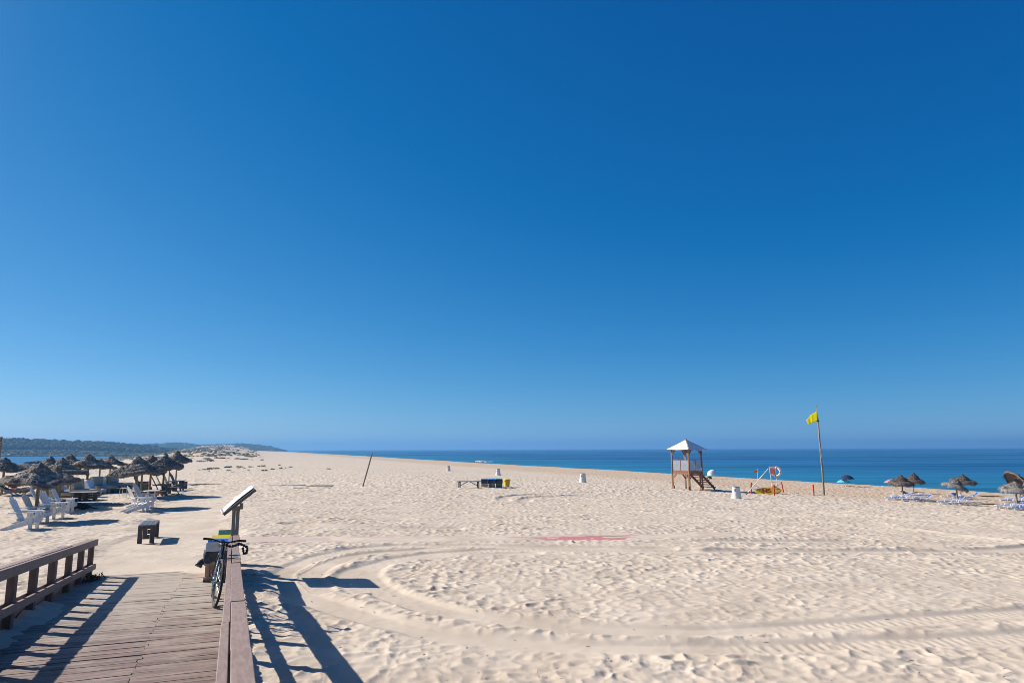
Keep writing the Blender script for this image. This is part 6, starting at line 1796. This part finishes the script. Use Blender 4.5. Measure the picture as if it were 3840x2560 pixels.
def teal_tent():
    p = ground_at(2659, 1795); k = mpp(p); e = empty('beach_tent', p, R(10), 'small teal beach shelter beside the striped umbrella behind the stairs', 'tent')
    V, F = [], []; n, m_ = 10, 6
    for i in range(n + 1):
        for j in range(m_ + 1):
            a = math.pi * i / n; b_ = math.pi / 2 * j / m_
            V.append((9 * k * math.cos(a) * math.cos(b_ * .9), 9 * k * (j / m_ - .5), 11 * k * math.sin(a) * (1 - .5 * (j / m_) ** 2)))
    for i in range(n):
        for j in range(m_): F.append((i * (m_ + 1) + j, i * (m_ + 1) + j + 1, (i + 1) * (m_ + 1) + j + 1, (i + 1) * (m_ + 1) + j))
    o = MB().add(V, F).build('shell', M['teal_cloth'], e, smooth=True); s = o.modifiers.new('t', 'SOLIDIFY'); s.thickness = .01
    MB().tube([(9.2 * k * math.cos(a), -4.6 * k, 11.2 * k * math.sin(a)) for a in np.linspace(0, math.pi, 12)], .012, 6).build('hoop', M['dark_metal'], e, smooth=True)
teal_tent()

# ---- straw parasols and sun loungers near the water
def straw(px, py, apx, apy, rim_l, rim_r, row_l, row_r, m, seed, label, tuft, fr=.55):
    """pole foot, apex, and the rim ends of one straw parasol as columns and rows of the photograph"""
    p = ground_at(px, py); t = depth_of(p); k = mpp(p)
    e = empty('straw_parasol', p, 0, label, 'parasol', 'straw parasols over the sun loungers')
    A = lambda x, y: at_depth(x, y, t) - p
    top = A(apx, apy); L_, R_ = A(rim_l, row_l), A(rim_r, row_r); mid = (L_ + R_) / 2
    r = (R_ - L_).length / 2; rgs = np.random.RandomState(seed)
    ax = (R_ - L_).normalized(); up = (top - mid); up = (up - ax * up.dot(ax)); h = up.length; up.normalize(); yy = up.cross(ax)
    bd = thatch(rgs, r, 0.0, h, 2, .03, 700, .04, blade=(.22, .018), tuft=tuft)
    mt = Matrix((ax, yy, up)).transposed().to_4x4(); mt.translation = mid
    bd.v = [mt @ v for v in bd.v]
    bd.build('canopy', m, e)
    b = MB(); b.tube([(0, 0, -.3), (0, 0, 0), mid * .5, mid + up * h * .8], [.06, .055, .05, .045], 9); b.build('pole', M['log'], e, smooth=True)
    return e
straw(3425, 1850, 3419, 1776, 3391, 3464, 1804, 1804, M['reed'], 901, 'dark straw parasol with top tuft, right one of the leftmost pair, nearer the sea', .16)
straw(3388, 1871, 3377, 1786, 3337, 3425, 1811, 1811, M['reed'], 902, 'dark straw parasol with top tuft in front of the pink umbrellas', .18)
straw(3600, 1856, 3612, 1783, 3566, 3656, 1803, 1808, M['reed'], 903, 'dark straw parasol with forked tuft in the middle pair, nearer the sea', .20)
straw(3595, 1884, 3582, 1795, 3538, 3624, 1814, 1838, M['reed_grey'], 904, 'shaggy grey straw parasol drooping to the right in the middle pair', .0)
straw(3822, 1884, 3850, 1805, 3786, 3868, 1768, 1870, M['reed'], 905, 'dark straw parasol blown over steeply at the right edge', .18)
straw(3818, 1904, 3808, 1808, 3757, 3856, 1836, 1836, M['reed_grey'], 906, 'shaggy grey straw parasol below the blown-over one at the right edge', .0)
M['blue_sling'] = mat('blue_sling', (0.018, 0.075, 0.30), (0.025, 0.095, 0.35), rough=.7, scale=4)
def make_lounger(back):
    e = empty('sun_lounger', (0, 0, 0))
    L_, W_, h = 1.75, .60, .27
    fr = MB()
    bx = .62; ang = R(back); tipx, tipz = -bx - .0, h
    hd = Vector((-L_ / 2 + 0, 0, 0))
    kx = -.25                                             # hinge of the back
    b1 = Vector((kx, 0, h)); b0 = Vector((kx - .62 * math.cos(ang), 0, h + .62 * math.sin(ang)))
    for s in (-1, 1):
        fr.tube([(L_ / 2, s * W_ / 2, h - .03), (L_ / 2 - .1, s * W_ / 2, h), (kx, s * W_ / 2, h)], .017, 7)
        fr.tube([b1 + Vector((0, s * W_ / 2, 0)), b0 + Vector((0, s * W_ / 2, 0))], .022, 7)
        fr.tube([(L_ / 2 - .25, s * W_ / 2, h), (L_ / 2 - .15, s * W_ / 2, -.03)], .02, 7)
        fr.tube([(kx - .1, s * W_ / 2, h), (kx - .30, s * W_ / 2, -.03)], .02, 7)
        fr.tube([(L_ / 2 - .15, s * W_ / 2, .06), (kx - .28, s * W_ / 2, .06)], .012, 6)
    fr.tube([(L_ / 2, -W_ / 2, h - .03), (L_ / 2, W_ / 2, h - .03)], .022, 7); fr.tube([b0 + Vector((0, -W_ / 2, 0)), b0 + Vector((0, W_ / 2, 0))], .022, 7)
    fr.build('frame', M['white_plastic'], e, smooth=True)
    for s in (-1, 1):
        y = s * (W_ / 2 + .03)
        MB().tube([(.34, y, h - .05), (.30, y, h + .16), (.24, y, h + .20), (-.12, y, h + .20), (-.20, y, h + .16), (-.24, y, h - .05)], .021, 8).build('armrest', M['white_plastic'], e, smooth=True)
    b = MB(); V = []
    n = 10
    pr = [(L_ / 2 - .02, h - .02)] + [(L_ / 2 - .1 - (L_ / 2 - .1 - kx) * i / n, h - .04 * math.sin(math.pi * i / n)) for i in range(n + 1)] + [(kx - .60 * math.cos(ang) * i / 6, h + .60 * math.sin(ang) * i / 6 - .03 * math.sin(math.pi * i / 6)) for i in range(1, 7)]
    V = [(x, y, z) for x, z in pr for y in (-W_ / 2 + .03, W_ / 2 - .03)]
    b.add(V, [(2 * i, 2 * i + 1, 2 * i + 3, 2 * i + 2) for i in range(len(pr) - 1)])
    o = b.build('sling', M['blue_sling'], e, smooth=True); s = o.modifiers.new('t', 'SOLIDIFY'); s.thickness = .045; s.offset = -1
    return e
lgs = [make_lounger(6), make_lounger(38)]; lused = [False, False]
where = {'a': 'under the straw parasol before the pink umbrellas', 'b': 'under the tufted parasol behind the leftmost one', 'c': 'under the shaggy grey parasol of the middle pair', 'd': 'behind the shaggy parasol of the middle pair', 'e': 'under the shaggy grey parasol at the right edge', 'f': 'behind the shaggy parasol at the right edge'}
LNG = [('a', 3356, 1873, 160, 0, 'leftmost'), ('a', 3388, 1874, 160, 1, 'second'), ('a', 3412, 1878, 158, 0, 'middle'), ('a', 3440, 1879, 160, 0, 'fourth'), ('a', 3464, 1878, 165, 1, 'rightmost'),
       ('b', 3403, 1860, 20, 1, 'leftmost'), ('b', 3426, 1862, 160, 0, 'middle'), ('b', 3455, 1863, 160, 0, 'rightmost'),
       ('c', 3556, 1888, 160, 0, 'leftmost'), ('c', 3583, 1889, 158, 1, 'second'), ('c', 3608, 1893, 160, 0, 'third'), ('c', 3636, 1893, 162, 0, 'rightmost'),
       ('d', 3565, 1869, 160, 0, 'leftmost'), ('d', 3592, 1868, 30, 1, 'second'), ('d', 3612, 1871, 160, 0, 'third'), ('d', 3640, 1870, 164, 1, 'rightmost'),
       ('e', 3778, 1905, 165, 0, 'leftmost'), ('e', 3812, 1909, 155, 1, 'middle'), ('e', 3838, 1911, 160, 0, 'rightmost'),
       ('f', 3790, 1883, 162, 0, 'leftmost'), ('f', 3812, 1882, 160, 1, 'middle'), ('f', 3842, 1886, 160, 0, 'rightmost')]
for g, px, py, rz, kd, pos in LNG:
    o = lgs[kd] if not lused[kd] else copy_tree(lgs[kd]); lused[kd] = True
    p = ground_at(px, py); o.location = p; o.rotation_euler = (0, 0, R(rz)); sc = .72; o.scale = (sc, sc, sc)
    tag(o, f'{pos} blue and white lounger {where[g]}' if kd == 0 else f'{pos} blue lounger with raised back {where[g]}', 'sun lounger', 'blue sun loungers by the water')

# ---- boards lying in the sand, litter and bits
M['pale_plank'] = mat('pale_plank', (0.34, 0.30, 0.25), (0.46, 0.41, 0.34), rough=.9, scale=4, bump=.2)
def board(px0, py0, px1, py1, wpx, label, lift=-.014):
    a, c = ground_at(px0, py0), ground_at(px1, py1); b = MB(); m_ = (a + c) / 2
    b.bar(a - m_ + Vector((0, 0, lift)), c - m_ + Vector((0, 0, lift + .015)), wpx, .05)
    o = b.build('plank', M['pale_plank'], bevel=.006); o.location = m_; tag(o, label, 'plank', 'planks half buried in the sand')
board(1000, 1818, 1062, 1819, .9, 'wide pale plank sunk in sand, leftmost of the buried planks')
board(1060, 1819, 1145, 1818, .22, 'thin plank sunk in sand right of the wide pale one')
board(1100, 1829, 1158, 1830, .25, 'short plank with dark near edge, closest of the buried planks')
board(1150, 1821, 1244, 1822, .5, 'long grey plank in the middle of the buried planks')
board(1166, 1818, 1250, 1819, .22, 'thin plank at the back right of the buried planks')
board(1188, 1827, 1246, 1827, .25, 'short dark-edged plank in the right front of the buried planks')
def rope_bundle():
    p = ground_at(978, 2156); b = MB(); rgs = np.random.RandomState(6)
    for q in range(5):
        pts = [(.17 * math.cos(a) * rgs.uniform(.5, 1.1), .10 * math.sin(a) * rgs.uniform(.5, 1.1), .03 + .05 * rgs.rand()) for a in np.linspace(0, 5.5, 16)]
        b.tube(pts, .009, 6)
    o = b.build('rope_tangle', M['canvas'], smooth=True); o.location = p; tag(o, 'tangle of pale rope lying on the sand beside the railing', 'rope')
rope_bundle()
def weed():
    e = empty('weed', rp(-2.42, 15.6, deck_z(15.6)), 0, 'small green weed growing between the railing and the boardwalk end', 'plant')
    b = MB(); rgs = np.random.RandomState(8)
    for q in range(70):
        c = Vector((rgs.normal() * .06, rgs.normal() * .12, 0)); d = Vector((rgs.normal() * .5, rgs.normal() * .5, 1)).normalized(); L_ = rgs.uniform(.05, .15); s = Vector((d.y, -d.x, .1)).normalized() * .008
        b.add([c - s, c + s, c + d * L_ + s * 1.8, c + d * L_ * 1.15, c + d * L_ - s * 1.8], [(0, 1, 2, 3, 4)])
    b.build('leaves', M['dark_shrub'], e)
weed()
def debris():
    rgs = np.random.RandomState(14); sh, tw = MB(), MB()
    n = 0
    while n < 420:
        px, py = rgs.uniform(930, 3900), rgs.uniform(1960, 2640) if rgs.rand() < .7 else rgs.uniform(1880, 2100)
        p = ground_at(px, py); n += 1
        if n % 3:
            s = rgs.uniform(.004, .010); sh.sphere(p + Vector((0, 0, .022)), (s * rgs.uniform(.8, 1.6), s, s * .6), 6, 4)
        else:
            a = rgs.uniform(0, 6.28); L_ = rgs.uniform(.008, .03); d = Vector((math.cos(a), math.sin(a), rgs.uniform(-.2, .5)))
            tw.tube([p + Vector((0, 0, .02)) - d * L_, p + Vector((0, 0, .03)), p + Vector((.01, 0, .02)) + d * L_], rgs.uniform(.002, .005), 5)
    tag(sh.build('shell_litter', M['canvas']), kind='stuff'); tag(tw.build('twig_litter', M['twig']), kind='stuff')
debris()
